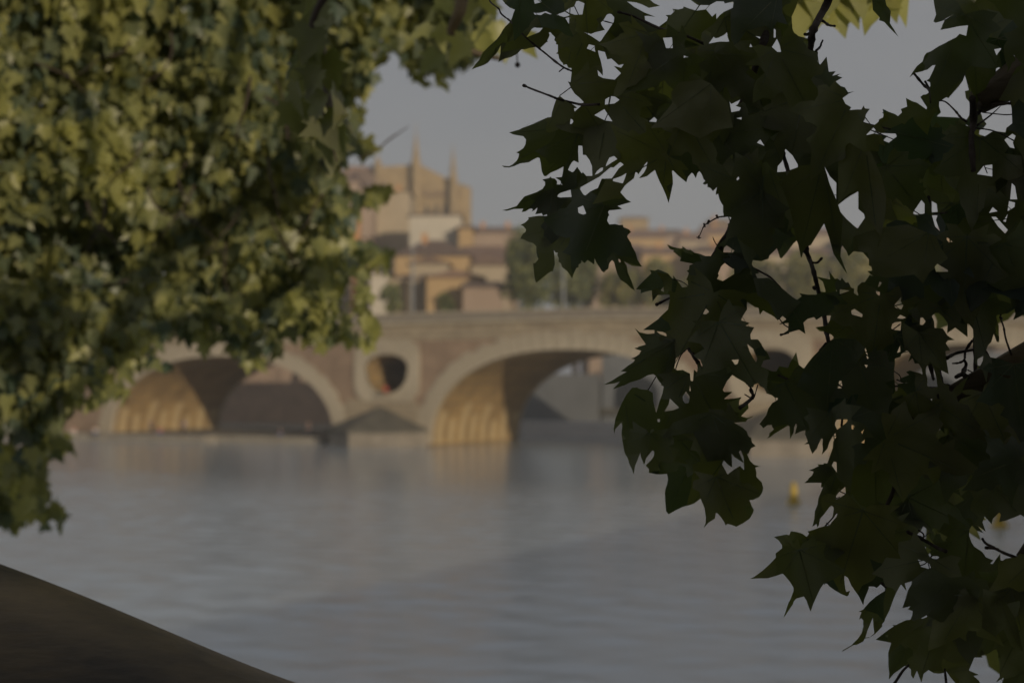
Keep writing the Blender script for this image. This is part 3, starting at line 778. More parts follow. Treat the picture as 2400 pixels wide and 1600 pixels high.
ft = [(1165, 1300, 525, 740, 205, 'tall dark green tree at the left of the group right of the houses', 'tree', 2600),
      (1275, 1420, 560, 745, 262, 'broad dark green tree behind the lamp post', 'tree', 2200),
      (1400, 1500, 615, 745, 258, 'yellow green tree just right of the broad dark tree', 'treey', 1300),
      (1480, 1590, 600, 745, 272, 'yellow green bushy tree over the parapet below the square tower', 'treey', 1400),
      (1575, 1700, 625, 745, 266, 'low yellow green tree seen past the branch fork', 'treey', 1400),
      (1690, 1830, 560, 745, 274, 'tall yellow green tree behind the hanging leaves', 'treey', 1700),
      (1820, 1950, 575, 745, 262, 'yellow tree seen between the two hanging leaf groups', 'treey', 1600),
      (1930, 2070, 560, 745, 270, 'round yellow green tree right of the gap in the leaves', 'treey', 1600),
      (2060, 2230, 580, 745, 266, 'olive green tree behind the dense right leaves', 'tree', 1500),
      (2220, 2420, 575, 745, 262, 'olive green tree at the far right edge', 'tree', 1500),
      (690, 800, 590, 745, 205, 'dark green tree behind the left foliage above the bridge', 'tree', 1500),
      (500, 620, 600, 760, 215, 'dark green tree above the left arch', 'tree', 1200),
      (600, 700, 610, 755, 222, 'dark green tree between the two left lamp posts', 'tree', 1000),
      (885, 945, 655, 735, 196, 'small bush in front of the white narrow house', 'tree', 500),
      (1025, 1072, 680, 735, 196, 'small bush in front of the ochre house', 'tree', 400)]
for i, (a, b, c, d, D_, lab, key, n) in enumerate(ft):
    far_tree(a, b, c, d, D_, lab, key, n, seed=11 + i)

# ------------------------------------------------------------ foreground foliage: traced outline of the near branches
CR = {'A': (1100, 0, 5.2275), 'B': (1450, 0, 5.2275), 'C': (1150, 280, 3.92), 'E': (1500, 280, 3.92), 'F': (1400, 600, 3.92), 'G': (1400, 880, 3.92),
      'H': (1750, 600, 3.92), 'I': (2000, 600, 3.92), 'J': (1850, 0, 3.7327), 'K': (2000, 350, 3.92), 'L': (1740, 950, 3.92), 'M': (1740, 1200, 3.92),
      'N': (2000, 1200, 3.92), 'Q': (1700, 0, 2.613), 'R': (1350, 500, 2.09)}
def T(s):
    """'A 10,20 30,40 B 1,2 ...' -> pixel points of the photograph"""
    o = []; c = None
    for w in s.split():
        if ',' in w:
            x, y = w.split(','); o.append((c[0] + float(x) / c[2], c[1] + float(y) / c[2]))
        else: c = CR[w]
    return o
OUTER = T("""A 400,-150 400,0 440,50 500,100 560,120 540,170 520,230 490,280 440,330 410,370 370,440 330,490 240,570 160,650 120,740 75,790 30,855 90,830 170,805 230,770 270,720 340,650 385,560 380,660 355,765 400,738 440,720 520,700 590,660 640,605 680,610 740,590 810,580 860,600 910,555 945,520 965,515 955,500 975,460 985,430 970,400 1000,400 1020,430 1050,460 1040,495 1065,520 1060,545 1085,550 1085,640 1062,658 1090,665 1100,720 1115,750 1145,775 1150,800 1190,790 1215,835 1250,835 1255,880 1245,960 1240,1010 1208,1000 1245,1080 1290,1150 1350,1200 1400,1250 1385,1285 1290,1370 1280,1330 1318,1322 1275,1285 1200,1250 1110,1180 1070,1205 1040,1290 1015,1370 1005,1435 960,1440 900,1465 820,1500 730,1525 665,1565
C 500,0 420,30 350,45 310,70 260,95 170,120 190,135 240,145 300,155 325,185 320,230 300,265 265,290 235,305 262,315 255,350 240,380 200,415 170,430 100,425 125,440 170,442 215,430 270,405 350,395 400,365 430,350 450,355 460,400 470,480 490,520 510,522 550,490 610,465 670,432 665,480 655,530 595,535 640,562 650,590 665,600 600,598 610,590 610,570 590,545 560,540 550,525 535,540 475,553 500,575 500,605 475,640 420,670 310,708 270,755 240,795 200,808 150,825 105,835 150,840 215,822 300,820 285,850 320,845 350,825 370,818 390,825 375,845 400,835 430,808 425,835 410,870 450,865 470,860 480,885 515,870 520,888 440,885 345,900 350,915 320,945 275,970 300,980 325,1010 320,1035 285,1060 275,1095 300,1100 350,1125 390,1135 420,1165 420,1220 430,1265 440,1280 410,1320 390,1320 395,1370 405,1470 420,1500 470,1460 530,1410 560,1392 570,1398 590,1330 585,1250 580,1200 595,1222 618,1225 612,1240 625,1270 625,1310 645,1320 655,1355 700,1390 730,1430 748,1462 765,1410 790,1360 805,1360 808,1330 828,1320 835,1290 860,1320 890,1290 950,1330 955,1270 970,1310 1000,1355 1020,1390 1040,1405 1060,1385 1080,1370 1090,1320 1115,1290 1135,1310 1150,1370 1165,1420 1190,1470 1250,1510 1290,1550 1320,1568
F 355,345 310,220 280,150 275,120
C 1250,1340 1225,1305 1300,1345 1390,1352 1350,1290 1330,1220 1300,1170 1290,1135 1255,1080 1260,1060 1290,1035 1270,1010 1220,990 1215,970 1180,970 1140,960 1090,965 1070,930 1080,890 1090,880 1078,850 1090,835 1150,830 1208,822 1165,795 1290,758 1250,735 1190,670 1230,610 1250,590 1290,560 1315,540 1330,480 1350,490 1355,505 1380,470 1410,420 1440,385 1440,400 1430,450 1410,490 1365,540
E 65,520 100,490 138,463 150,500 175,560 210,630 240,700 262,768 275,720 290,650 303,590 300,530 293,475 305,470 350,515 425,577 440,530 475,490 490,500 512,540 530,490 545,475 565,500 585,550 600,565 575,590 600,600 620,590 620,620 650,630 670,657 710,618 700,660 698,692 718,680 730,730 750,770 765,790 765,850 772,885 800,885 840,900 825,950 808,960 815,1000 795,1050 790,1090 770,1110 720,1150 695,1180 700,1210 660,1255 600,1255 550,1235 500,1225 455,1190 458,1202 430,1195 390,1163 388,1185 340,1180 300,1170 248,1147 270,1185 330,1235 375,1270 365,1300 420,1312 490,1325 455,1340 450,1380 430,1390 450,1410 440,1440 425,1472 440,1478
F 835,280 780,290 745,240 695,178 700,215 690,208 650,160 600,138 560,122 525,135 485,127 493,160 420,225 355,305 400,310 398,342 450,325 500,315 505,380 508,415 450,492 515,410 560,350 600,355 665,352 665,400 650,490 570,565 560,578 420,678 525,680 525,710 460,715 390,700 342,660 375,715 402,750 400,760 430,785 442,812 370,825 375,838 340,845 365,860 400,870 385,900 350,925 310,942 345,950 330,975 290,1000 215,1058 270,1062 200,1100 130,1145 60,1180 150,1170 210,1152 145,1220 200,1212 260,1180 300,1160 400,1130 460,1095 515,1082 540,1100 560,1140 590,1175 585,1185 612,1195 600,1260 570,1340 545,1430
G 540,345 515,240 510,160 465,130 400,125 360,108 320,112 270,170 225,250 200,310 165,400 150,490 157,538 165,490 220,432 230,460 222,540 235,620 250,700 280,780 320,860 333,902 345,830 390,720 395,700 400,740 430,817 445,760 500,690 510,682 525,700 520,740 500,770 445,825 475,855 475,890 540,905 580,905 640,900 650,950 640,1000 625,1040 620,1080 625,1170 632,1245 655,1272 720,1235 780,1205 850,1185 890,1170 950,1125 960,1150 985,1220 998,1300 995,1350 978,1397 1020,1350 1080,1310 1088,1260 1100,1258 1130,1290 1165,1340 1180,1373 1195,1358 1235,1368 1275,1385 1340,1352 1400,1310 1430,1260 1437,1230 1415,1190 1395,1140 1435,1137 1485,1115 1515,1070 1523,1030 1510,980 1460,930 1460,890 1450,840 1490,832 1440,820 1400,780 1370,710 1385,720 1410,665 1453,645 1420,615 1410,570 1390,560 1370,510 1330,475 1250,430 1310,425 1360,425 1380,400 1445,366 1375,388 1320,372 1370,320 1390,300 1385,260 1350,255 1300,270 1305,230 1323,198 1260,210 1200,215 1160,215 1190,190 1238,150 1165,150 1150,130 1190,50
F 1240,1088 1270,1110 1340,1150 1370,1170 1400,1195 1430,1205 1440,1180
H 105,1165 120,1190 160,1210 185,1260 230,1275 260,1300 285,1300 285,1320 235,1350 200,1400 180,1460
L 155,172 170,180 190,207 230,180 275,175 270,190 290,218 240,260 230,300 240,305 290,260 350,225 415,185 432,190 435,250 440,305 470,250 475,200 487,170 503,172 495,210 483,262 530,240 580,225 575,260 595,310 600,335 567,353 610,352 620,390 643,443 680,400 700,350 725,300 740,305 735,350 740,400 730,450 780,395 800,330 830,280 855,250 862,290 835,330 830,390 805,460 780,532 748,528 745,540 690,538 700,555 650,580 608,595 655,605 640,640 605,670 605,680 567,710 640,708 725,708 722,750 740,750 710,820 698,850 690,910 665,970 660,1040 642,1113 680,1085 690,1120 705,1090 710,1040 740,1010 800,930 820,918 840,935 832,1000 825,1030 845,1010 860,985 872,990 865,1020 820,1070 800,1100 750,1107 690,1125 650,1140 600,1155 612,1175 590,1205 550,1175 500,1160 445,1152 430,1190 405,1182 288,1205 330,1235 365,1280 365,1310 305,1358 308,1395 250,1455 190,1510
M 110,590 70,610 150,605 230,605 300,585 370,560 390,580 440,640 470,690 470,720 440,800 395,880 380,960 387,968 420,915 465,850 470,820 495,790 565,770 590,810 610,870 627,907 650,840 690,750 720,690 750,650 755,670 760,652 780,655 800,680 850,715 900,745 960,770 975,760 987,720 955,730 945,700 940,660 935,610 938,580 970,600 1000,670 1070,770 1110,852 1120,800 1160,700 1160,680 1210,680 1235,692 1270,660 1310,695 1310,720 1230,770 1170,820 1110,890 1065,912 1095,915 1080,950 1073,985 1090,970 1110,990 1110,1050 1095,1110 1060,1160 1000,1220 915,1268 920,1278 980,1260 1050,1215 1110,1185 1125,1156 1160,1152 1200,1128 1216,1117 1250,1085 1300,1030 1310,980 1350,900 1390,790 1420,720 1455,660
N 440,660 487,718 470,650 500,640 540,630 535,660 500,720 480,790 450,878 525,862 500,888 545,905 540,950 525,985 480,990 430,1015 390,1035 360,1035 375,1045 320,1080 205,1168 350,1195 320,1290 322,1400 330,1480 325,1535 370,1480 440,1430 470,1408 500,1415 530,1440 530,1490 550,1525 570,1480 585,1450 625,1562 645,1480 690,1445 740,1475 790,1480 840,1470 850,1455 870,1480 890,1510 940,1568 1000,1700""") + [(2750, 1760), (2750, -180)]
HOLES = [T(s) for s in """A 1640,255 1665,215 1690,170 1740,175 1775,215 1770,270 1745,310 1690,390 1640,460 1605,520 1500,450 1400,395 1490,420 1540,400 1660,370 1620,310 1612,280
A 1575,620 1660,640 1690,730 1740,720 1830,800 1895,785 1860,835 1770,810 1860,900 1780,980 1640,960 1580,930 1570,860 1600,890 1635,930 1635,860 1605,730 1590,690
A 1240,1455 1268,1470 1275,1495 1255,1520 1232,1525
A 1440,598 1465,545 1540,565 1535,600 1545,640
A 785,-20 850,-20 890,30 800,52
A 1285,85 1310,20 1340,15 1410,45 1385,180 1335,185 1290,185 1170,145 1230,100
A 1060,185 1170,145 1240,190 1165,215
A 1175,225 1240,210 1218,298
A 785,158 850,162 940,140 1015,178 985,180 925,160 880,190 800,185
A 700,460 780,335 830,345 900,345 860,395
A 1660,1285 1665,1220 1730,1180 1785,1185 1840,1225 1780,1270
A 1530,1412 1655,1338 1695,1400 1755,1490 1660,1478
C 710,465 725,430 745,395 765,378 808,398 803,300 805,240 843,243 848,325 875,328 910,375 932,430 935,520 903,520 880,520 848,485 835,495 795,437 765,478 750,487
C 1055,435 1065,400 1090,350 1135,335 1165,365 1110,400
C 955,510 975,475 1010,445 1035,440 1030,470 985,500
C 820,625 845,612 1000,525 1040,490 1100,440 1130,440 1190,390 1225,415 1180,450 1113,543 1060,545 1020,545 985,630 920,660 870,700 850,690 820,640
C 1125,547 1200,520 1250,490 1235,540 1215,590 1150,575 1120,565
C 620,690 640,675 735,645 745,715 700,715 640,718 612,710
C 805,860 800,810 850,790 878,865 850,875
C 1170,1280 1190,1285 1198,1310 1180,1315
G 1158,770 1200,815 1237,840 1232,710 1260,745 1345,800 1297,700 1318,680 1345,745 1352,875 1310,830 1260,860 1195,910 1170,860 1145,815
G 665,205 700,240 755,295 700,318 615,330 655,260
F 840,835 720,940 705,1030 735,1050 785,1045 850,1080 855,1145 880,1150 888,1045 918,1070 925,1010 895,940 850,840
F 920,942 945,950 970,1010 950,1040 955,1015
F 780,1290 815,1240 850,1290 840,1350 790,1355
F 545,690 600,695 635,712 638,740 570,715
F 1232,953 1300,948 1290,990 1265,1000
F 985,470 1030,510 1000,535 960,530
F 850,1180 860,1240 845,1240
F 1375,805 1430,850 1470,940 1460,985 1400,880
G 550,400 575,395 575,425 555,425
N 1060,1450 1110,1330 1190,1330 1170,1315 1240,1295 1310,1252 1330,1290 1328,1345 1345,1380 1345,1450 1345,1510 1310,1560 1385,1510 1350,1620 1200,1620 1150,1540 1100,1500 1150,1490
N 1060,165 1090,120 1130,165 1195,190 1140,120 1215,175 1185,90 1205,35 1270,105 1280,60 1340,0 1355,20 1338,88 1400,75 1480,45 1535,20 1600,60 1600,370 1560,385 1530,375 1500,410 1400,425 1370,445 1350,440 1350,375 1280,475 1255,470 1285,440 1260,430 1215,410 1200,385 1180,360 1110,315 1085,275 1065,220
N 640,125 695,165 700,240 770,315 740,310 650,245 580,210 620,165
N 745,165 830,205 865,225 835,265 805,240 800,190 775,200
N 655,315 720,345 700,360 715,400 770,400 790,410 765,440 700,410
N 590,430 640,440 700,470 715,510 690,520 620,500
N 615,975 675,940 678,960 640,975
M 1198,968 1205,1050 1213,1110 1170,1145 1128,1150 1150,1080
J 90,-200 90,-50 60,60 20,150 25,250 40,285 80,320 165,340 195,370 200,440 250,455 245,540 270,570 325,498 345,630 405,625 375,665 450,645 420,665 465,680 405,715 450,755 485,765 515,810 570,800 520,820 465,860 490,910 540,940 525,965 590,960 630,960 650,925 660,950 703,955 670,1000 660,1045 640,1075 740,1100 780,1065 785,1045 820,1030 825,1000 765,935 830,960 870,980 925,1000 950,1018 985,985 975,955 1030,935 1020,858 1080,890 1115,900 1200,960 1205,940 1145,850 1170,830 1215,825 1225,780 1235,750 1232,720 1200,708 1225,690 1250,640 1278,570 1250,575 1210,610 1170,625 1100,640 1050,680 1080,630 1115,580 1165,540 1180,490 1200,465 1240,450 1300,410 1400,360 1460,330 1490,300 1548,318 1565,222 1485,230 1320,265 1360,180 1437,125 1330,185 1280,200 1262,190 1285,130 1270,50 1255,-50 1255,-200
J 1310,890 1375,850 1390,860 1480,760 1515,710 1535,655 1548,700 1570,790 1535,800 1545,860 1585,905 1580,1000 1545,1055 1500,1030 1400,1025 1290,1020 1325,985 1308,930
J 1655,895 1700,810 1730,750 1760,690 1800,655 1810,600 1830,590 1870,605 1905,640 1930,600 1945,555 1980,530 1960,480 2040,565 1990,590 1930,690 1900,760 1830,880 1930,885 1945,950 1950,1080 1900,1120 1890,1160 1810,1150 1780,1150 1710,1195 1660,1175 1665,1140 1700,1120 1725,1085 1690,1040 1680,1000 1660,970
J 1790,432 1860,420 1812,488
J 1880,1225 1950,1170 1980,1190 1955,1250 1970,1300 1930,1290
J 670,1180 740,1110 760,1150 800,1165 930,1170 940,1195 870,1250 820,1230 860,1190 740,1170 680,1185
J 1640,1525 1700,1450 1775,1440 1775,1545 1710,1535
E 1335,270 1400,330 1450,415 1450,440 1380,465 1330,480 1260,485 1265,430 1305,385 1320,330
E 1072,215 1105,183 1145,245
E 885,545 905,522 915,545 890,570
E 795,1155 870,1205 850,1225 765,1220 770,1180
E 765,1330 790,1310 865,1370 865,1420 760,1485 705,1465 725,1430 715,1420 745,1350
Q 690,1255 740,1215 815,1170 815,1280 850,1310 855,1335 810,1400 795,1390 740,1340 705,1300
Q 605,1015 640,1080 680,1120 678,1220 640,1130
K 560,560 625,465 655,500 655,590 590,610 550,590
K 720,475 765,500 775,575 720,580
K 720,605 775,605 760,650 800,760 750,710
K 1245,585 1280,530 1325,570
K 1268,620 1310,620 1420,740 1395,775 1330,710
K 1455,310 1485,340 1505,460 1440,460
K 1430,475 1485,490 1480,530 1415,570
K 855,800 915,850 880,860 855,830
K 1375,660 1420,590 1400,670
E 1035,1290 1110,1302 1180,1280 1190,1250 1258,1180 1285,1270 1300,1278 1350,1220 1410,1140 1440,1110 1455,1150 1482,1275 1500,1210 1535,1165 R 1150,155 1215,50 1240,120 1262,200 1330,300 1295,210 1300,150 1325,185 1335,210 1360,185 1405,190 1435,225 1435,255 1450,262 H 1140,80 1155,135 1110,140 1160,185 1130,175 1085,240 1060,240 1020,275 1015,320 1030,370 985,340 985,300 960,290 935,240 910,245 875,200 860,225 830,205 810,210 755,135 768,215 635,187 700,235 720,300 725,330 690,330 670,320 640,355 560,355 485,342 505,370 462,403 420,375 330,300 240,225 200,200 100,205 80,165 115,155 60,100 45,75
H 3,420 80,470 108,475 120,540 150,500 250,555 285,590 330,550 365,580 295,628 385,615 380,680 330,715 385,710 480,675 540,715 520,610 560,575 620,560 640,585 705,545 775,545 765,590 735,640 630,655 670,690 720,695 780,720 800,745 760,775 700,830 670,865 610,920 570,970 525,1035 480,1000 455,880 400,980 380,1028 300,1010 275,1058 235,1060 130,1015 155,955 215,945 173,850 103,765 38,765 33,720 68,655 -12,640 28,615 -52,590 -42,560 3,490
H 855,305 900,310 945,318 900,345 855,350
H 960,500 990,485 1065,535 1060,562 965,535
H 1350,455 1420,375 1415,410 1440,455 1420,490 1375,480
H 1325,665 1340,610 1420,600 1415,685 1360,680
H 1380,570 1410,537 1468,565 1430,578
H 1082,850 1095,845 1122,935 1108,948
H 835,1215 850,1145 870,1145 885,1210
H 1080,995 1115,1000 1100,1028
L 855,130 905,125 965,125 970,145 920,185 870,222 850,180
I 380,940 430,925 440,900 480,870 500,868 530,905 505,970 545,935 565,985 600,985 630,1035 640,1100 620,1080 520,1050 485,1065 515,1090 440,1120 425,1130 440,1160 520,1160 410,1175 405,1235 385,1240 370,1060 380,1000
I 740,600 720,550 750,525 790,520 820,550 870,620 860,710 935,655 1048,742 1045,615 1065,625 1100,670 1105,760 1112,900 1112,1050 1095,1100 1050,1110 1000,1150 930,1210 905,1248 880,1235 880,1190 820,1160 800,1100 790,1040 875,1082 855,960 845,870 888,868 850,800 870,775 930,770 865,730 820,665 745,660
I 665,1010 720,990 740,1040 760,1100 775,1200 720,1215 675,1190 680,1130 665,1080
I 1235,820 1265,790 1290,710 1320,790 1318,885 1340,800 1335,640 1310,560 1320,540 1420,525 1480,485 1490,530 1470,585 1568,535 1600,560 1600,940 1560,940 1540,990 1490,980 1380,950 1255,930 1215,880
I 1140,945 1195,915 1190,960 1165,1010 1135,1005
I 615,565 640,565 665,600 640,635 610,630
I 1030,1275 1085,1272 1060,1288
I 690,1310 725,1310 720,1335
I 765,1275 785,1260 790,1315 770,1310
I 1325,1080 1450,1100 1430,1125 1380,1110
I 745,100 770,70 870,130 870,145 760,145
I 225,285 240,235 262,245 245,275
I 205,320 245,330 240,365 215,350
I 400,890 430,815 432,880
L 1000,170 1035,190 1020,222 1002,215
L 1090,240 1120,215 1100,265
L 1090,340 1125,310 1118,348
L 820,550 840,512 865,520 868,615
L 860,830 890,790 945,745 950,810 890,850 860,860
B 540,465 655,460 665,595 580,595
B 1098,540 1165,450 1180,470 1220,465 1290,430 1330,395 1335,450 1357,515 1235,515
B 795,680 860,700 795,715
B 1355,1240 1380,1275 1510,1212 1515,1250 1435,1298 1500,1320 1480,1360 1380,1378
B 1435,1450 1510,1435 1505,1470
B 370,1490 435,1435 470,1465 460,1500
B 1600,580 1615,535 1640,580
B 1675,445 1735,455 1730,485
B 1875,580 1940,475 1980,570 1990,640 1945,640
B 1900,350 1925,370 1925,465 1898,465
B 100,20 220,35 290,60 370,100 505,75 430,40 360,-20 360,-120 850,-120 850,-20 970,65 1110,65 1065,120 950,135 870,110 795,82 790,105 730,120 660,110 675,150 640,185 575,190 605,215 590,260 500,325 490,340 400,300 325,260 315,190 450,210 320,160 190,90
B 1070,120 1120,60 1200,18 1290,20 1300,45 1410,20 1400,100 1290,150 1240,190 1197,238 1193,165 1145,210""".split('\n')]
EXTRA = [T('J 720,-60 730,90 790,155 785,180 830,195 870,240 955,325 880,205 888,100 850,50 825,-60')]

# raster of the allowed silhouette, in cells of 4 px
CELL = 4; X0, Y0, GW, GH = 1080, -200, 430, 500
def raster(ring):
    g = np.zeros((GH, GW), bool); n = len(ring)
    ys = Y0 + (np.arange(GH) + .5) * CELL
    r = np.array(ring); x1, y1 = r[:, 0], r[:, 1]; x2, y2 = np.roll(x1, -1), np.roll(y1, -1)
    for j, y in enumerate(ys):
        k = (y1 > y) != (y2 > y)
        if not k.any(): continue
        xs = np.sort(x1[k] + (y - y1[k]) * (x2[k] - x1[k]) / (y2[k] - y1[k]))
        for a, b in zip(xs[::2], xs[1::2]):
            i0 = max(0, int(math.ceil((a - X0) / CELL - .5))); i1 = min(GW, int(math.floor((b - X0) / CELL - .5)) + 1)
            if i1 > i0: g[j, i0:i1] = True
    return g
mask = raster(OUTER)
for h in HOLES: mask &= ~raster(h)
emask = np.zeros_like(mask)
for e in EXTRA: emask |= raster(e)
mask |= emask

EDG = []   # silhouette edges
for rg in [OUTER] + HOLES + EXTRA:
    for i in range(len(rg)): EDG.append((*rg[i], *rg[(i + 1) % len(rg)]))
EDG = np.array(EDG)
RINGS = [np.array(h) for h in HOLES]; ROUT = np.array(OUTER); REX = [np.array(e) for e in EXTRA]
def np_pip(P, ring):
    x, y = P[:, 0][:, None], P[:, 1][:, None]
    x1, y1 = ring[:, 0], ring[:, 1]; x2, y2 = np.roll(x1, -1), np.roll(y1, -1)
    with np.errstate(divide='ignore', invalid='ignore'):
        c = ((y1 > y) != (y2 > y)) & (x < (x2 - x1) * (y - y1) / (y2 - y1) + x1)
    return c.sum(1) % 2 == 1
def in_sil(P):
    ok = np_pip(P, ROUT); lo = P.min(0); hi = P.max(0)
    for r in RINGS:
        if (r.max(0) < lo).any() or (r.min(0) > hi).any(): continue
        ok &= ~np_pip(P, r)
    for e in REX: ok |= np_pip(P, e)
    return ok

HALF = [(0.0, 0.0), (.07, -.05), (.17, -.10), (.30, -.15), (.27, -.05), (.33, -.04), (.45, .02), (.36, .09), (.34, .17), (.44, .20), (.47, .28), (.62, .40), (.46, .42), (.36, .47),
        (.27, .45), (.21, .47), (.21, .54), (.25, .62), (.19, .66), (.165, .74), (.11, .82), (.05, .93), (0, 1.06)]
def leaf_outline(rn, jit=0.025, coarse=False):
    a = [(x * (1 + rn.uniform(-.12, .12)) + rn.uniform(-jit, jit), y + rn.uniform(-jit, jit)) for x, y in HALF[1:-1]]
    b = [(-x * (1 + rn.uniform(-.12, .12)) + rn.uniform(-jit, jit), y + rn.uniform(-jit, jit)) for x, y in HALF[1:-1]]
    bend = rn.uniform(-.12, .12)
    pts = [HALF[0]] + a + [HALF[-1]] + b[::-1]
    return [(x + bend * y * y, y) for x, y in pts]
LOBES = [(0, .98), (.57, .40), (-.57, .40), (.40, .02), (-.40, .02)]

def cut_leaf(poly, base, tips, D, seed, parent, clip=True, wfold=1.0, grid=34):
    """one leaf: outline poly (px), split into small triangles, bent in depth, kept inside the traced silhouette"""
    rn = random.Random(seed)
    P = np.array(poly); lo = P.min(0) - 3; hi = P.max(0) + 3
    vs = [Vector(p) for p in poly]; n = len(vs); es = [(i, (i + 1) % n) for i in range(n)]
    if clip:
        e = EDG; k = (np.maximum(e[:, 0], e[:, 2]) > lo[0]) & (np.minimum(e[:, 0], e[:, 2]) < hi[0]) & (np.maximum(e[:, 1], e[:, 3]) > lo[1]) & (np.minimum(e[:, 1], e[:, 3]) < hi[1])
        for x1, y1, x2, y2 in e[k]:
            q = len(vs); vs += [Vector((x1, y1)), Vector((x2, y2))]; es.append((q, q + 1))
    gx = np.arange(lo[0] + grid * .5, hi[0], grid); gy = np.arange(lo[1] + grid * .5, hi[1], grid)
    for x in gx:
        for y in gy: vs.append(Vector((x + rn.uniform(-8, 8), y + rn.uniform(-8, 8))))
    r = delaunay_2d_cdt(vs, es, [], 0, 1e-3)
    V = np.array([(p.x, p.y) for p in r[0]]); F = np.array([f for f in r[2] if len(f) == 3])
    if len(F) == 0: return None
    cen = V[F].mean(1)
    ok = np_pip(cen, P)
    F, cen = F[ok], cen[ok]
    if len(F) == 0: return None
    if clip:
        F = F[in_sil(cen)]
        if len(F) == 0: return None
    # largest connected piece
    par = list(range(len(F)))
    def find(a):
        while par[a] != a: par[a] = par[par[a]]; a = par[a]
        return a
    em = {}
    for i, f in enumerate(F):
        for a, b in ((f[0], f[1]), (f[1], f[2]), (f[2], f[0])):
            key = (min(a, b), max(a, b))
            if key in em: par[find(i)] = find(em[key])
            else: em[key] = i
    ar = 0.5 * np.abs((V[F[:, 1], 0] - V[F[:, 0], 0]) * (V[F[:, 2], 1] - V[F[:, 0], 1]) - (V[F[:, 2], 0] - V[F[:, 0], 0]) * (V[F[:, 1], 1] - V[F[:, 0], 1]))
    groups = {}
    for i in range(len(F)): groups.setdefault(find(i), []).append(i)
    g = max(groups.values(), key=lambda q: ar[q].sum())
    area = ar[g].sum(); F = F[g]
    use = np.unique(F); re = {int(u): i for i, u in enumerate(use)}
    return V, F, use, re, area

def finish_leaf(cut, base, tips, D, seed, parent, fold=1.0):
    V, F, use, re, area = cut
    rn = random.Random(seed * 7 + 1)
    b = np.array(base, float); tp = np.array(tips[0], float); ax = tp - b; L = np.linalg.norm(ax) + 1e-6; ax /= L; pr = np.array([-ax[1], ax[0]])
    tl = rn.uniform(-.35, .45); tw = rn.uniform(-.45, .45); fo = rn.uniform(.05, .45) * fold; cu = rn.uniform(-.3, .55); ph = rn.uniform(0, 6)
    ppm = FPX / D
    def dep(u, v):
        a = ((u - b[0]) * ax[0] + (v - b[1]) * ax[1]) / L; c = ((u - b[0]) * pr[0] + (v - b[1]) * pr[1]) / L
        d = tl * a + tw * c + fo * abs(c) + cu * a * a * .5 + .05 * math.sin(a * 9 + ph) + .06 * math.sin(c * 11 + ph)
        return D + d * L / ppm * .8
    verts = [at(V[u][0], V[u][1], dep(*V[u])) for u in use]
    faces = [tuple(re[int(i)] for i in f) for f in F]
    nb = len(faces)
    keepset = cenc = V[F].mean(1)
    P3 = V[F]
    def inside(p):
        a, b2, c = P3[:, 0], P3[:, 1], P3[:, 2]
        def s(u, w): return (p[0] - w[:, 0]) * (u[:, 1] - w[:, 1]) - (u[:, 0] - w[:, 0]) * (p[1] - w[:, 1])
        d1, d2, d3 = s(a, b2), s(b2, c), s(c, a)
        neg = (d1 < 0) | (d2 < 0) | (d3 < 0); pos = (d1 > 0) | (d2 > 0) | (d3 > 0)
        return bool((~(neg & pos)).any())
    for ti, tp_ in enumerate(tips):
        tp_ = np.array(tp_, float); dv = tp_ - b; ll = np.linalg.norm(dv)
        if ll < 20: continue
        nn = np.array([-dv[1], dv[0]]) / ll; seg = 7
        for k in range(seg):
            t0, t1 = k / seg * .94, (k + 1) / seg * .94
            if not (inside(b + dv * t0) and inside(b + dv * t1)): continue
            w0 = (1.5 if ti == 0 else 1.1) * (1 - t0 * .7) * (L / 240 + .3); w1 = (1.5 if ti == 0 else 1.1) * (1 - t1 * .7) * (L / 240 + .3)
            q = len(verts)
            for t_, w_ in ((t0, w0), (t1, w1)):
                c_ = b + dv * t_
                for sg in (-1, 1):
                    u = c_ + nn * w_ * sg; verts.append(at(u[0], u[1], dep(c_[0], c_[1]) - .0022))
            faces.append((q, q + 1, q + 3, q + 2))
    o = mesh_obj('leaf', verts, faces, [M['leaf'], M['vein']], parent, smooth=True, origin=verts[0])
    for i in range(nb, len(o.data.polygons)): o.data.polygons[i].material_index = 1
    return o

tree_r = empty('plane_tree', (3.1, 1.5, 4.85), 'dark shaded plane tree branches hanging close in front on the right', 'tree')
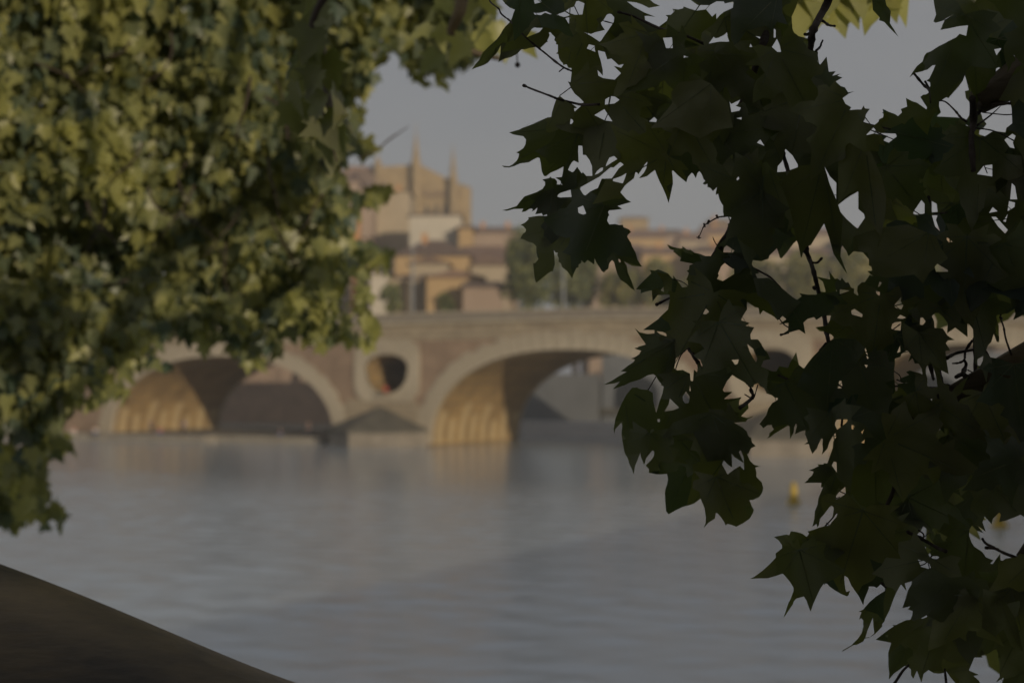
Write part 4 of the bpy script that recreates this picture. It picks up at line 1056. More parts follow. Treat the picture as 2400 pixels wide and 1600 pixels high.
# prominent leaves
PROM = [
 ('B 1130,1030', 'B 430,1540', 'B 1120,1500', 'B 1130,1030 1020,975 740,1010 640,1140 655,1270 480,1480 395,1568 700,1560 1000,1700 1180,1600 1400,1560 1330,1250', 1.80),
 ('E 1160,385', 'E 1010,1370', 'E 1370,1000 800,840', 'E 1160,385 1230,480 1320,660 1380,830 1410,960 1350,1040 1370,930 1290,840 1250,870 1240,1040 1125,1165 1040,1280 1020,1395 960,1280 900,1100 890,900 850,840 765,870 760,780 900,550 1000,470', 1.78),
 ('Q 595,1000', 'Q 695,1550', 'Q 460,1550 360,1200', 'Q 595,1000 620,1080 690,1250 720,1330 700,1575 640,1500 600,1370 530,1470 465,1578 430,1450 380,1250 335,1130 420,1020', 1.82),
 ('Q 855,870', 'Q 935,1500', 'Q 720,1220', 'Q 855,870 900,950 960,1090 985,1200 980,1300 960,1440 930,1530 945,1440 900,1380 850,1290 800,1160 740,1200 690,1250 690,1100 690,1000 750,880', 1.80),
 ('I 600,700', 'I 860,1060', 'I 920,770 480,850 640,1040', 'I 600,700 700,665 810,650 865,730 935,765 855,790 895,868 850,880 885,1085 790,1040 700,970 640,1110 600,985 530,905 470,860 450,720 440,600', 1.84),
 ('K 690,770', 'K 640,1180', 'K 200,1050 420,850 800,1050', 'K 690,770 760,800 800,900 870,1000 700,1130 640,1230 560,1150 300,1180 170,1150 130,950 0,940 0,800 250,720 500,690', 1.80),
 ('K 1200,800', 'K 1230,1370', 'K 900,920 1350,1100', 'K 1150,770 1250,880 1370,1050 1330,1220 1230,1380 1080,1500 990,1300 870,1130 860,920 1000,790', 1.86),
 ('I 720,150', 'I 1045,735', 'I 960,280 640,330', 'I 720,150 870,140 980,210 1000,360 1060,600 1050,750 930,660 800,520 640,520 430,400 450,200 600,180', 1.90),
 ('N 890,600', 'N 600,960', 'N 470,870 1000,760 820,1000', 'N 890,600 1050,580 1170,700 1150,760 1140,880 1000,850 820,1020 680,945 540,1000 520,870 440,885 530,630 700,500', 1.78),
 ('N 1310,740', 'N 1540,1260', 'N 1300,1120', 'N 1310,740 1420,850 1500,1000 1560,1280 1450,1230 1380,1070 1300,1140 1180,1060 1190,800 1190,700', 1.76),
 ('H 790,760', 'H 725,1530', 'H 520,1060 1050,900', 'H 790,760 1000,760 1100,850 1000,1000 900,1090 770,1290 725,1560 610,1290 460,1190 530,1030 670,860', 1.78),
 ('G 1050,350', 'G 1440,640', 'G 1235,830 1010,780 600,570', 'G 1050,330 1250,420 1370,500 1460,645 1380,720 1300,680 1345,800 1235,710 1240,845 1160,770 1010,790 880,520 590,570 700,430 880,360', 1.80),
 ('G 465,130', 'G 330,890', 'G 155,530', 'G 465,125 515,155 545,345 400,590 335,905 225,620 225,440 150,545 150,400 215,250 320,100', 2.0),
 ('G 850,790', 'G 650,1260', 'G 450,830', 'G 850,790 960,1000 960,1125 655,1282 620,1245 610,1080 650,950 640,900 540,910 470,895 440,825 520,750 640,780', 2.15),
 ('G 1130,940', 'G 1280,1375', 'G 1500,1020 1430,1230', 'G 1130,940 1310,820 1460,920 1533,1030 1490,1125 1400,1140 1447,1230 1400,1320 1275,1395 1180,1380 1090,1255 1100,1100', 2.1),
 ('G 1110,940', 'G 985,1380', 'G 900,980', 'G 1130,940 1140,1100 1095,1320 975,1405 990,1200 900,990 1000,930', 2.0),
 ('M 600,300', 'M 80,610', 'M 385,950 625,895 300,225', 'M 600,210 445,165 280,220 365,310 300,375 60,615 370,562 470,690 375,975 475,825 565,772 627,915 760,645 850,500 800,300', 2.05),
 ('M 900,140', 'M 610,650', 'M 600,160', 'M 900,120 780,120 590,150 600,230 540,250 590,380 600,560 610,660 740,490 830,620 850,440 960,350', 1.9),
 ('N 640,1010', 'N 330,1520', 'N 215,1168 430,1030', 'N 640,1010 540,975 350,1030 195,1170 355,1197 312,1290 320,1545 480,1405 600,1300 760,1080', 2.0),
 ('C 900,60', 'C 110,430', 'C 175,125 495,515', 'C 900,-20 500,-10 160,118 330,185 225,305 265,315 90,430 430,352 490,530 675,430 740,395 810,395 850,200', 2.0),
 ('C 790,930', 'C 748,1455', 'C 420,1495 280,1080 950,1325', 'C 790,930 520,880 340,895 265,970 325,1010 265,1100 420,1165 445,1280 380,1315 415,1510 575,1405 590,1210 640,1350 748,1470 830,1320 955,1340 960,1100 920,1000', 1.95),
 ('C 1030,980', 'C 1320,1560', 'C 1385,1350 1040,1400 1290,1040', 'C 1030,980 1090,955 1220,960 1300,1035 1260,1080 1310,1170 1400,1355 1225,1302 1345,1590 1240,1550 1150,1430 1115,1290 1040,1415 950,1270 940,1050', 1.92),
 ('C 650,620', 'C 110,835', 'C 480,555', 'C 660,620 600,530 465,550 505,605 300,700 95,838 290,855 400,880 520,890 700,800 730,700', 1.98),
 ('C 860,720', 'C 1285,758', 'C 1200,820 1060,540', 'C 850,690 1000,560 1060,520 1115,520 1250,590 1190,670 1300,758 1215,825 1080,850 1100,965 950,960 880,860', 2.02),
 ('F 700,780', 'F 70,1178', 'F 345,665 600,1190 320,942', 'F 720,760 525,690 335,650 445,812 330,845 405,870 300,942 205,1058 50,1184 140,1225 300,1165 515,1084 615,1205 730,940', 1.88),
 ('F 830,330', 'F 430,677', 'F 640,740 700,190', 'F 840,290 780,270 690,170 680,380 650,490 410,680 550,685 640,745 780,620 900,500', 1.96),
 ('F 690,215', 'F 460,480', 'F 360,305 490,130', 'F 700,200 650,155 560,115 480,120 495,160 345,305 395,345 500,315 505,420 445,498 520,410 600,290', 2.05),
 ('F 1150,300', 'F 1430,660', 'F 1480,770 1280,950', 'F 1000,330 1370,400 1380,490 1330,580 1450,655 1400,720 1420,765 1480,765 1560,900 1480,990 1380,900 1230,860 1100,800 1000,560', 1.9),
 ('J 1620,340', 'J 1055,675', 'J 1300,1000 1640,890 1810,650', 'J 1620,330 1485,295 1200,460 1040,685 1278,572 1195,708 1240,760 1230,880 1310,1000 1390,862 1535,657 1640,905 1810,655 1790,430', 1.9),
 ('A 720,40', 'A 40,850', 'A 360,760', 'A 800,-40 620,-40 570,120 410,370 160,650 20,860 240,775 385,560 350,770 640,600 770,340 810,150', 2.1),
 ('A 1330,190', 'A 1200,830', 'A 1090,640 1560,640', 'A 1270,190 1400,185 1430,300 1400,400 1460,560 1435,600 1545,640 1575,720 1560,860 1400,900 1250,845 1150,800 1100,720 1055,655 1085,600 1045,490 1215,300', 2.02),
 ('A 1500,900', 'A 1215,1005', 'A 1400,1240 1850,950', 'A 1250,830 1570,845 1640,955 1780,985 1860,900 1950,1000 1900,1150 1660,1290 1400,1255 1200,1000', 1.98),
 ('A 1060,1190', 'A 1190,1520', 'A 1310,1320', 'A 1100,1170 1060,1210 1000,1440 1100,1540 1220,1530 1290,1380 1320,1320 1200,1240', 2.12),
 ('B 1000,560', 'B 60,-20', 'B 320,160 780,90', 'B 1000,560 600,400 300,260 300,170 60,-40 -200,-60 -200,200 -100,400 100,600 540,640', 2.0),
 ('E 270,200', 'E 262,760', 'E 425,575 0,538', 'E 270,180 450,200 560,450 512,545 480,490 425,582 300,470 262,775 150,490 100,490 -10,545 70,380 100,250', 1.88),
 ('E 640,180', 'E 700,685', 'E 600,600', 'E 640,150 800,300 850,500 760,790 700,700 670,660 580,600 540,480 500,300', 1.93),
 ('H 330,330', 'H 310,625', 'H 540,710 650,340', 'H 560,330 480,335 470,405 330,540 290,630 390,610 310,725 480,676 545,725 520,610 640,590 740,540 860,420 800,360', 1.92),
 ('H 150,230', 'H 290,590', 'H 130,640', 'H 60,200 240,200 470,400 500,420 380,560 290,600 200,420 100,360', 1.82),
 ('H 900,660', 'H 640,660', 'H 780,740', 'H 620,645 730,640 780,540 900,520 1080,560 1150,650 1080,760 800,750 720,695', 1.9),
 ('L 870,0', 'L 735,440', 'L 440,300 240,300 160,172', 'L 870,-60 400,-80 250,-60 145,170 190,215 290,215 225,305 415,187 440,315 500,172 483,268 590,225 560,355 643,453 725,300 730,460 860,250 900,100', 1.94),
 ('L 860,610', 'L 570,710', 'L 610,595', 'L 870,620 850,560 780,520 690,530 600,595 655,605 560,715 725,710 722,755 800,700', 1.98),
 ('L 870,620', 'L 650,1100', 'L 690,1110', 'L 880,600 950,740 840,935 740,1010 690,1130 640,1120 665,970 700,840 760,700', 1.93),
 ('M 1370,520', 'M 920,1275', 'M 1215,1115 1075,975', 'M 1280,580 1440,520 1470,650 1400,790 1310,990 1216,1120 1120,1160 905,1285 1120,1050 1065,990 1060,910 1310,715', 2.08),
]
cover = np.zeros_like(mask, dtype=np.int16)
leaf_count = 0; leaf_rng = random.Random(77)
def tri_cover(V, F):
    g = np.zeros((GH, GW), bool)
    for f in F:
        p = V[f]; lo = np.floor((p.min(0) - [X0, Y0]) / CELL).astype(int); hi = np.ceil((p.max(0) - [X0, Y0]) / CELL).astype(int)
        lo = np.maximum(lo, 0); hi = np.minimum(hi, [GW, GH])
        if (hi <= lo).any(): continue
        xs = X0 + (np.arange(lo[0], hi[0]) + .5) * CELL; ys = Y0 + (np.arange(lo[1], hi[1]) + .5) * CELL
        gx, gy = np.meshgrid(xs, ys)
        def s(a, b): return (gx - b[0]) * (a[1] - b[1]) - (a[0] - b[0]) * (gy - b[1])
        d1, d2, d3 = s(p[0], p[1]), s(p[1], p[2]), s(p[2], p[0])
        g[lo[1]:hi[1], lo[0]:hi[0]] |= ~(((d1 < 0) | (d2 < 0) | (d3 < 0)) & ((d1 > 0) | (d2 > 0) | (d3 > 0)))
    return g
for i, (b, t0, tt, poly, D_) in enumerate(PROM):
    base = T(b)[0]; tips = T(t0) + T(tt); pl = T(poly)
    # close to the real edge: grow a little, the traced silhouette trims it
    cx = sum(p[0] for p in pl) / len(pl); cy = sum(p[1] for p in pl) / len(pl)
    cut = cut_leaf(pl, base, tips, D_, i + 1, tree_r)
    if cut is None: continue
    finish_leaf(cut, base, tips, D_, i + 1, tree_r)
    cover += tri_cover(cut[0], cut[1]); leaf_count += 1

inframe = np.zeros_like(mask); jj, ii = np.indices(mask.shape)
XX = X0 + (ii + .5) * CELL; YY = Y0 + (jj + .5) * CELL
inframe = (XX < 2440) & (YY > -30) & (YY < 1630)
def place(px, py, L, ang, D_, seed, minfrac):
    rn = random.Random(seed)
    ol = leaf_outline(rn)
    asp = rn.uniform(.72, 1.0); sq = rn.uniform(.75, 1.05)
    ca, sa = math.cos(ang), math.sin(ang)
    def tf(x, y): x *= asp; y = (y - .42) * sq; return (px + (x * ca - y * sa) * L, py + (x * sa + y * ca) * L)
    poly = [tf(*p) for p in ol]
    cut = cut_leaf(poly, None, None, D_, seed, tree_r)
    if cut is None: return None
    full = 0.5 * abs(sum(poly[k][0] * poly[(k + 1) % len(poly)][1] - poly[(k + 1) % len(poly)][0] * poly[k][1] for k in range(len(poly))))
    if cut[4] < full * minfrac: return None
    return cut, tf(0, 0), [tf(*q) for q in LOBES]
seed = 1000
target = mask & inframe & ~emask
for phase, (Lr, minf, want, maxn) in enumerate([((190, 260), .72, 1, 90), ((150, 220), .5, 1, 90), ((170, 250), .7, 2, 60), ((70, 130), .3, 1, 70), ((35, 70), .15, 1, 60)]):
    tries = 0; made = 0
    while made < maxn and tries < maxn * 6 and leaf_count < 292:
        need = np.argwhere(target & (cover < want))
        if len(need) < 12: break
        tries += 1; seed += 1
        j, i = need[leaf_rng.randrange(len(need))]
        L = leaf_rng.uniform(*Lr); ang = leaf_rng.gauss(0, .75)
        D_ = leaf_rng.uniform(1.9, 2.3) if want == 1 else leaf_rng.uniform(1.78, 1.92)
        r = place(X0 + (i + .5) * CELL, Y0 + (j + .5) * CELL, L, ang, D_, seed, minf)
        if r is None: continue
        cut, bs, tips = r
        g = tri_cover(cut[0], cut[1])
        if (g & target & (cover < want)).sum() < 6: continue
        finish_leaf(cut, bs, tips, D_, seed, tree_r); cover += g; leaf_count += 1; made += 1
print('near leaves', leaf_count, 'uncovered cells', int((target & (cover < 1)).sum()), 'of', int(target.sum()))
# the hanging curled leaf at the top
cut = cut_leaf([(p[0], p[1]) for p in EXTRA[0]], None, None, 1.95, 5, tree_r, clip=False, grid=16)
finish_leaf(cut, (2050, -10), [(2104, 86)], 1.95, 5, tree_r); leaf_count += 1

# twigs of the near branches: (points, radius px start, end)
TW = [('A 235,-60 245,0 275,45 360,110 385,165 440,215 505,265 695,465 860,600 930,655 1040,745 1150,825 1250,870', 1.7, 2.2), ('A 1150,840 1100,880', 1.6, 1.6),
      ('A 672,1052 700,1062 760,1090 1000,1180 1090,1215 1280,1265 1400,1285 1600,1280', 2.0, 3.2), ('A 668,1050 690,1058', 4.0, 3.4), ('A 1240,1075 1105,1175', 1.2, 1.2), ('A 1290,85 1340,190', 1.2, 1.2), ('A 1170,140 1270,200 1170,215', 1.3, 1.0), ('A 1640,258 1760,290', 1.2, 1.2),
      ('A 1695,1400 1660,1480', 1.2, 1.2), ('B 0,150 200,210 500,350 820,440 1130,580', 2.8, 3.6), ('J 380,-120 330,30 250,180 200,290 190,400 150,600', 11, 6), ('J 262,175 300,190 345,222 400,230', 4, 2.2), ('J 185,290 150,305 135,300', 4, 3), ('J 235,445 270,410 280,380 292,355', 3.2, 2),
      ('B 1840,-120 1830,200 1810,400 1740,620 1650,900 1500,1300', 13, 7), ('J 1095,650 1170,740 1230,800 1240,900', 2.4, 4), ('J 1188,715 1230,785', 2.5, 2), ('J 1310,880 1370,895 1450,970 1500,1030 1545,1060', 1.6, 2.6),
      ('J 1600,860 1610,1060 1590,1200 1610,1500', 9, 6), ('J 1650,990 1700,950 1760,920 1940,905', 5, 3.2), ('J 1690,985 1880,1005 1960,1000', 1.4, 1.4), ('J 1630,1120 1800,1150 1960,1230', 1.6, 1.4), ('J 1640,1100 1760,1010 1845,932', 3.0, .8),
      ('J 590,1060 740,1100 880,1130', 2.4, 2.2), ('J 600,1095 740,1150 910,1220', 1.2, 1.2), ('J 665,1030 720,1100 800,1165', 1.0, 1.0),
      ('E 900,820 850,940 810,1040 740,1150 690,1240 620,1340 560,1450 500,1568', 6.0, 8), ('E 820,885 760,892 715,900 640,940 590,975 570,1015 540,1085', 2.2, 1.0), ('E 705,885 715,905', 2.6, 2.0), ('E 632,930 622,958', 3, 2), ('E 588,960 596,985', 2.6, 2), ('E 522,1083 558,1088', 1.4, 1.2), ('E 540,1070 541,1098', 1.6, 1.2),
      ('E 668,1080 690,1130 720,1170', .8, 1.6), ('E 740,1230 780,1300 860,1360', 4, 3), ('E 1030,1360 1110,1400 1210,1460 1300,1560', 2.6, 2), ('E 1300,250 1320,340 1360,470 1450,800 1480,1000 1540,1200', 5, 4.5), ('H 520,-100 565,0 600,90 635,220 660,330 710,540 735,700 750,800 720,860', 5.5, 4.5), ('H 605,60 650,60 690,20', 2.6, 3.4), ('H 620,290 630,305', 5, 3), ('H 725,800 700,830 670,862', 2.5, 2),
      ('F 820,300 830,600 840,820 900,940 940,1030 930,1300', 4.5, 4.5), ('F 835,840 780,890 745,960 720,1035', 2.2, 1.2), ('F 545,445 610,412 690,375', 4, 2.6), ('F 700,218 760,228 800,250 840,280', 1.1, 1.3), ('F 465,1230 540,1105', 1.2, 1.2), ('F 920,440 960,600 1050,780 1080,870', 3.4, 3), ('F 765,885 800,870', 2.8, 2.4), ('F 940,1010 950,1040', 5, 3),
      ('F 1370,1165 1405,1200 1420,1250 1430,1290 1380,1340 1300,1400', 2.4, 4.5), ('F 1355,1270 1420,1310', 1.6, 1.6), ('F 1475,1180 1440,1300', 1.2, 1.2), ('F 1410,1230 1425,1260', 5, 3.5), ('H 20,960 120,1020 280,1090 460,1165', 2.6, 2.6), ('H 300,575 345,630 385,655', 1.5, 1.2), ('H 315,722 385,706', 2.4, 1.8),
      ('I 680,900 760,1000 790,1100 800,1180 780,1300', 8, 6), ('I 700,980 720,1060 735,1130', 6, 3.5), ('I 870,1195 780,1220 680,1225 640,1300 560,1450 480,1560', 5.5, 7), ('I 860,1190 885,1210', 6, 4), ('I 1110,760 1120,1000 1105,1250', 4, 4), ('I 860,935 950,890 1100,860', 4, 3), ('I 1090,780 1030,870 1020,950 970,980 910,985', 3.6, 1.6), ('I 1020,955 1035,1000 1000,1085', 3, 5), ('I 945,1110 1000,1085 1040,1110', 5, 7),
      ('I 1355,535 1352,570 1380,650 1400,760 1450,900 1490,980', 1.6, 2.6), ('I 1350,565 1362,572', 3, 3), ('I 0,1225 200,1205 500,1190', 2.6, 1.8), ('I 370,1055 420,1090 440,1130', 1.1, 1.1), ('I 400,1135 520,1185', 1.6, 1.6), ('I 340,620 400,590 450,585 560,590', 2, 3), ('I 370,670 430,625', 1.6, 1.4), ('I 1050,1045 1100,1070', 1.2, 1.8),
      ('I 1215,880 1250,940 1350,1050', 4, 3), ('H 840,1180 900,1215', 2, 2), ('H 885,1100 890,1200', 2.6, 3), ('H 850,358 940,325', 1.4, 1), ('H 1040,380 1090,400', 2, 1.2), ('K 640,600 780,590 860,580', 2, 2.4), ('K 690,440 700,600 730,700', 5, 3), ('K 550,560 620,605', 1.3, 1.3), ('K 1100,-20 1110,200', 5, 5), ('K 1200,145 1230,220', 1.2, 1.2), ('K 1210,170 1275,185', 1.0, 1.0),
      ('L 760,1105 830,1030 850,1000 865,985', 1.8, 1.4), ('L 890,785 950,812', 1.5, 1.2), ('L 860,850 895,842', 1.2, 1.2), ('L 930,0 910,190', 3, 3), ('L 1568,90 1500,200 1460,230 1420,500 1380,800 1230,1080 1060,1400', 6, 4), ('L 1310,300 1400,240 1500,200', 2.6, 4.5), ('L 770,1075 800,1100', 1.0, 1.0),
      ('N 360,1600 450,1460 510,1400', 3.6, 3), ('N 840,1440 850,1540 860,1600', 2.6, 3.6), ('N 1185,240 1200,265 1225,290 1310,335 1400,380 1500,415 1568,440 1700,450', 2.6, 4.5), ('N 1220,325 1330,335', 4, 2.4), ('N 500,180 650,255 780,330 860,360', 4.5, 4), ('N 600,165 645,200 640,240', 2, 2), ('N 645,230 700,185', 1.2, 1.2), ('N 590,410 700,430 780,440', 2.4, 3), ('N 600,490 660,470 720,400', 1.4, 1.4), ('N 690,470 700,520', 1.2, 1.2), ('N 260,650 300,690', 3, 2.5)]
rn = random.Random(5)
for pts, r0, r1 in TW:
    P = T(pts); D_ = 1.93 + rn.uniform(-.05, .05); n = len(P)
    # smooth and roughen
    Q = []; rad = []
    for i in range(n - 1):
        for k in range(4):
            t_ = k / 4
            p0 = P[max(i - 1, 0)]; p1 = P[i]; p2 = P[i + 1]; p3 = P[min(i + 2, n - 1)]
            cr = [0.5 * (2 * p1[c] + (p2[c] - p0[c]) * t_ + (2 * p0[c] - 5 * p1[c] + 4 * p2[c] - p3[c]) * t_ * t_ + (-p0[c] + 3 * p1[c] - 3 * p2[c] + p3[c]) * t_ ** 3) for c in (0, 1)]
            Q.append(cr)
    Q.append(list(P[-1]))
    for i in range(len(Q)):
        f_ = i / (len(Q) - 1)
        rad.append((r0 + (r1 - r0) * f_) * (1 + rn.uniform(-.12, .12) + (0.35 if rn.random() < .1 else 0)) / FPX * D_)
    W = [at(q[0], q[1], D_ + .03 * math.sin(i * .4)) for i, q in enumerate(Q)]
    MB().tube(W, rad, 7).build('twig', M['twig'], tree_r, smooth=True, origin=W[0])

# main trunk and limbs, right of and above the picture
MB().tube([(3.1, 1.5, 4.85), (3.05, 1.55, 6.5), (3.0, 1.6, 8.6), (2.6, 1.7, 11), (2.2, 1.5, 14)], [.36, .29, .25, .18, .1], 14).build('trunk', M['bark'], tree_r, smooth=True)
for W, r0 in [([(3.0, 1.6, 8.3), (2.2, 1.8, 8.6), (1.2, 1.95, 8.1), (.72, 1.95, 7.35), at(1935, -80, 1.95)], .11), ([(3.0, 1.6, 7.6), (1.9, 1.9, 7.9), (1.0, 1.98, 7.6), at(1800, -60, 1.95)], .09), ([(3.0, 1.6, 7.2), (1.8, 1.9, 7.3), at(2480, 120, 1.95), at(2290, 240, 1.95)], .07), ([(3.0, 1.6, 6.8), (1.7, 1.9, 6.9), at(2500, 800, 1.95), at(2230, 930, 1.95)], .06), ([(3.0, 1.6, 6.3), (1.6, 1.9, 6.3), at(2480, 1200, 1.95), at(2400, 1312, 1.95)], .05)]:
    n = len(W); MB().tube(W, [r0 * (1 - .75 * i / (n - 1)) for i in range(n)], 9).build('limb', M['bark'], tree_r, smooth=True)

# ------------------------------------------------------------ generic 3D leaves
def leaf3d(rn, low=True):
    """unit leaf in its own plane: returns verts, faces (fan strips along the midrib), slightly cupped"""
    ol = leaf_outline(rn, .02)
    if low:
        idx = [0, 3, 4, 6, 8, 11, 14, 17, 20, 22]
        n = len(HALF)
        right = [ol[i] for i in idx]
        left = [ol[len(ol) - i] if i > 0 else ol[0] for i in idx[:-1]]
        left = [ol[0]] + [ol[len(ol) - i] for i in idx[1:-1]]
        ol = right + left[1:][::-1]
    n = len(ol); mid = [(0, .12), (0, .4), (0, .7)]
    pts = [Vector(p) for p in ol] + [Vector(p) for p in mid]
    es = [(i, (i + 1) % n) for i in range(n)]
    r = delaunay_2d_cdt(pts, es, [], 1, 1e-5)
    fold = rn.uniform(.1, .5); curl = rn.uniform(.0, .5)
    vs = [Vector((p.x, p.y, fold * abs(p.x) - curl * p.y * p.y * .5 + rn.uniform(-.03, .03))) for p in r[0]]
    return vs, [tuple(f) for f in r[2]]
rl = random.Random(9)
PROTO = [leaf3d(rl) for _ in range(10)]
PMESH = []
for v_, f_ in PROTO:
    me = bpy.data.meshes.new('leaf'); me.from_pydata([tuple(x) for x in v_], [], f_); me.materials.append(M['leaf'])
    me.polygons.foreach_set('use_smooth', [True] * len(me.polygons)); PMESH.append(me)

SMESH = []; DRY = []
for me in PMESH[:3]:
    m2 = me.copy(); m2.materials.clear(); m2.materials.append(M['dry']); DRY.append(m2)
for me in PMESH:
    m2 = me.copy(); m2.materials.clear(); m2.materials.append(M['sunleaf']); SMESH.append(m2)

def leaf_frame(rn, droop=.75, face=None):
    """rotation whose Y axis (base to tip) hangs down and whose Z is the upper side"""
    y = Vector((rn.gauss(0, .55), rn.gauss(0, .55), -droop - rn.random() * .5)).normalized()
    nrm = Vector((rn.gauss(0, .6), rn.gauss(0, .6) - .55, rn.gauss(0, .5) + .35)) if face is None else face
    z = (nrm - y * nrm.dot(y)).normalized(); x = y.cross(z)
    return Matrix((x, y, z)).transposed()

# left tree -----------------------------------------------------------------
LEFT = [(-420, -350), (1090, -350), (1150, -60), (1175, 25), (1150, 60), (1190, 100), (1120, 150), (1085, 190), (1045, 205), (985, 205), (935, 135), (900, 110), (893, 190), (858, 225), (862, 262), (835, 300), (905, 335), (870, 370), (815, 375), (790, 400), (835, 448), (905, 450), (905, 480), (845, 475), (822, 520), (862, 590), (925, 590), (905, 640), (845, 625), (815, 640), (800, 690), (765, 740), (825, 800), (790, 830), (705, 805), (680, 800), (600, 868), (575, 850), (535, 790), (430, 800), (380, 770), (330, 845), (300, 868), (240, 850), (255, 900), (300, 950), (215, 945), (170, 985), (150, 1020), (190, 1070), (130, 1075), (85, 1090), (100, 1140), (85, 1165), (150, 1200), (150, 1238), (115, 1245), (85, 1190), (45, 1180), (55, 1230), (15, 1248), (-60, 1260), (-420, 1300)]
LEFT = np.array(LEFT, float)
tree_l = empty('plane_tree', (1.9, 1.2, 4.85), 'big sunlit plane tree leaning over the river at left, with dense yellow green leaves', 'tree')
rn = random.Random(21)
items = []
def clump_noise(x, y): return noise.noise(Vector((x / 170.0, y / 210.0, 3.3)))
N_L = 13500
while len(items) < N_L:
    x = rn.uniform(-420, 1190); y = rn.uniform(-350, 1300)
    if not np_pip(np.array([[x, y]]), LEFT)[0]: continue
    # keep lobes inside the outline mostly
    c = clump_noise(x, y)
    edge = np_pip(np.array([[x + 26, y], [x, y + 30], [x + 18, y + 22]]), LEFT).sum()
    if edge < 3 and rn.random() < (.55 if y > 700 or x > 800 else .2): continue
    near = 6.9 + .45 * c + (-.3 if (x < 330 and y < 520) else 0)
    D_ = near + abs(rn.gauss(0, 1)) * (.38 if edge == 3 else .3)
    L = rn.uniform(.058, .105)
    items.append((x, y, D_, L))
for _ in range(52):   # loose sprays hanging out of the edge of the crown
    if rn.random() < .72: x = rn.uniform(150, 840); y = float(np.interp(x, [150, 200, 300, 450, 600, 700, 790, 840], [900, 865, 775, 705, 745, 705, 725, 660])) + rn.uniform(-40, 10)
    else: x = rn.uniform(740, 800); y = rn.uniform(200, 690)
    if rn.random() < .16: x = rn.uniform(0, 110); y = rn.uniform(1040, 1150)
    d0 = rn.uniform(6.4, 7.0); a = rn.gauss(.1, .35)
    for j in range(rn.randrange(4, 11)):
        x += math.sin(a) * 13 + rn.gauss(0, 11); y += math.cos(a) * 12; a += rn.gauss(0, .12)
        items.append((x, y, d0 + rn.uniform(-.12, .12), rn.uniform(.06, .10)))
k_ = 0
while k_ < 4500:   # inner crown
    x = rn.uniform(-420, 1100); y = rn.uniform(-350, 1000)
    if np_pip(np.array([[x, y], [x + 45, y], [x, y + 50], [x + 30, y + 40], [x - 30, y + 40]]), LEFT).all():
        items.append((x, y, rn.uniform(7.7, 8.8), rn.uniform(.10, .15))); k_ += 1
items = [(x, y, D_, L, at(x, y, D_)) for x, y, D_, L in items]
# darker nearer sprig and the upper middle cluster
for x, y in [(1000, 60), (1030, 100), (975, 130), (1010, 160), (1065, 80), (1110, 60), (1130, 120), (1090, 40), (1150, 30), (1160, 90), (1050, 30), (985, 90), (1180, 130), (1135, 80), (1075, 130), (1105, 105), (1040, 70), (1230, 115), (1205, 105)]:
    items.append((x, y, 4.3, .085, at(x, y - 15, 4.3 + rn.uniform(-.3, .4))))
vis = [it for it in items if -20 < it[0] < 1240 and -20 < it[1] < 1280]
vis.sort(key=lambda t: t[2]); top300 = set(id(t) for t in vis[:290])
sv = []; sf = []
for it in items:
    x, y, D_, L, p = it
    rot = leaf_frame(rn)
    k = rn.randrange(len(PMESH)); 
    org = p - rot @ Vector((0, .4, 0)) * L
    if id(it) in top300:
        o = bpy.data.objects.new('leaf', SMESH[k]); C.objects.link(o)
        mt = Matrix.Translation(org) @ rot.to_4x4() @ Matrix.Scale(L, 4)
        o.matrix_basis = mt; adopt(o, tree_l)
    else:
        q = len(sv); vv, ff = PROTO[k]
        sv += [org + rot @ (w * L) for w in vv]; sf += [tuple(i + q for i in f_) for f_ in ff]
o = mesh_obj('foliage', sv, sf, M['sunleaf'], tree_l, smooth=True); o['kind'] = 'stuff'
# trunk that leans out over the water, boughs, twigs
TR = [(1.9, 1.2, 4.85), (1.55, 1.35, 5.12), at(2000, 2500, 1.95), at(1300, 2316, 2.05), at(550, 2062, 2.2), at(-160, 1728, 2.4), at(-900, 1425, 2.75), (-2.9, 3.9, 6.7), (-3.6, 5.0, 7.9), (-3.9, 6.0, 9.6), (-3.7, 6.6, 11.6)]
def smooth_path(P, m=6):
    P = [Vector(p) for p in P]; o = []; n = len(P)
    for i in range(n - 1):
        for k in range(m):
            t = k / m; p0, p1, p2, p3 = P[max(i - 1, 0)], P[i], P[i + 1], P[min(i + 2, n - 1)]
            o.append(0.5 * (2 * p1 + (p2 - p0) * t + (2 * p0 - 5 * p1 + 4 * p2 - p3) * t * t + (-p0 + 3 * p1 - 3 * p2 + p3) * t ** 3))
    return o + [P[-1]]
SP = smooth_path(TR, 10)
rads = [float(np.interp(i / (len(SP) - 1), [0, .12, .5, .7, 1], [.42, .32, .305, .24, .10])) for i in range(len(SP))]
MB().tube(SP, rads, 40).build('trunk', M['bark'], tree_l, smooth=True)
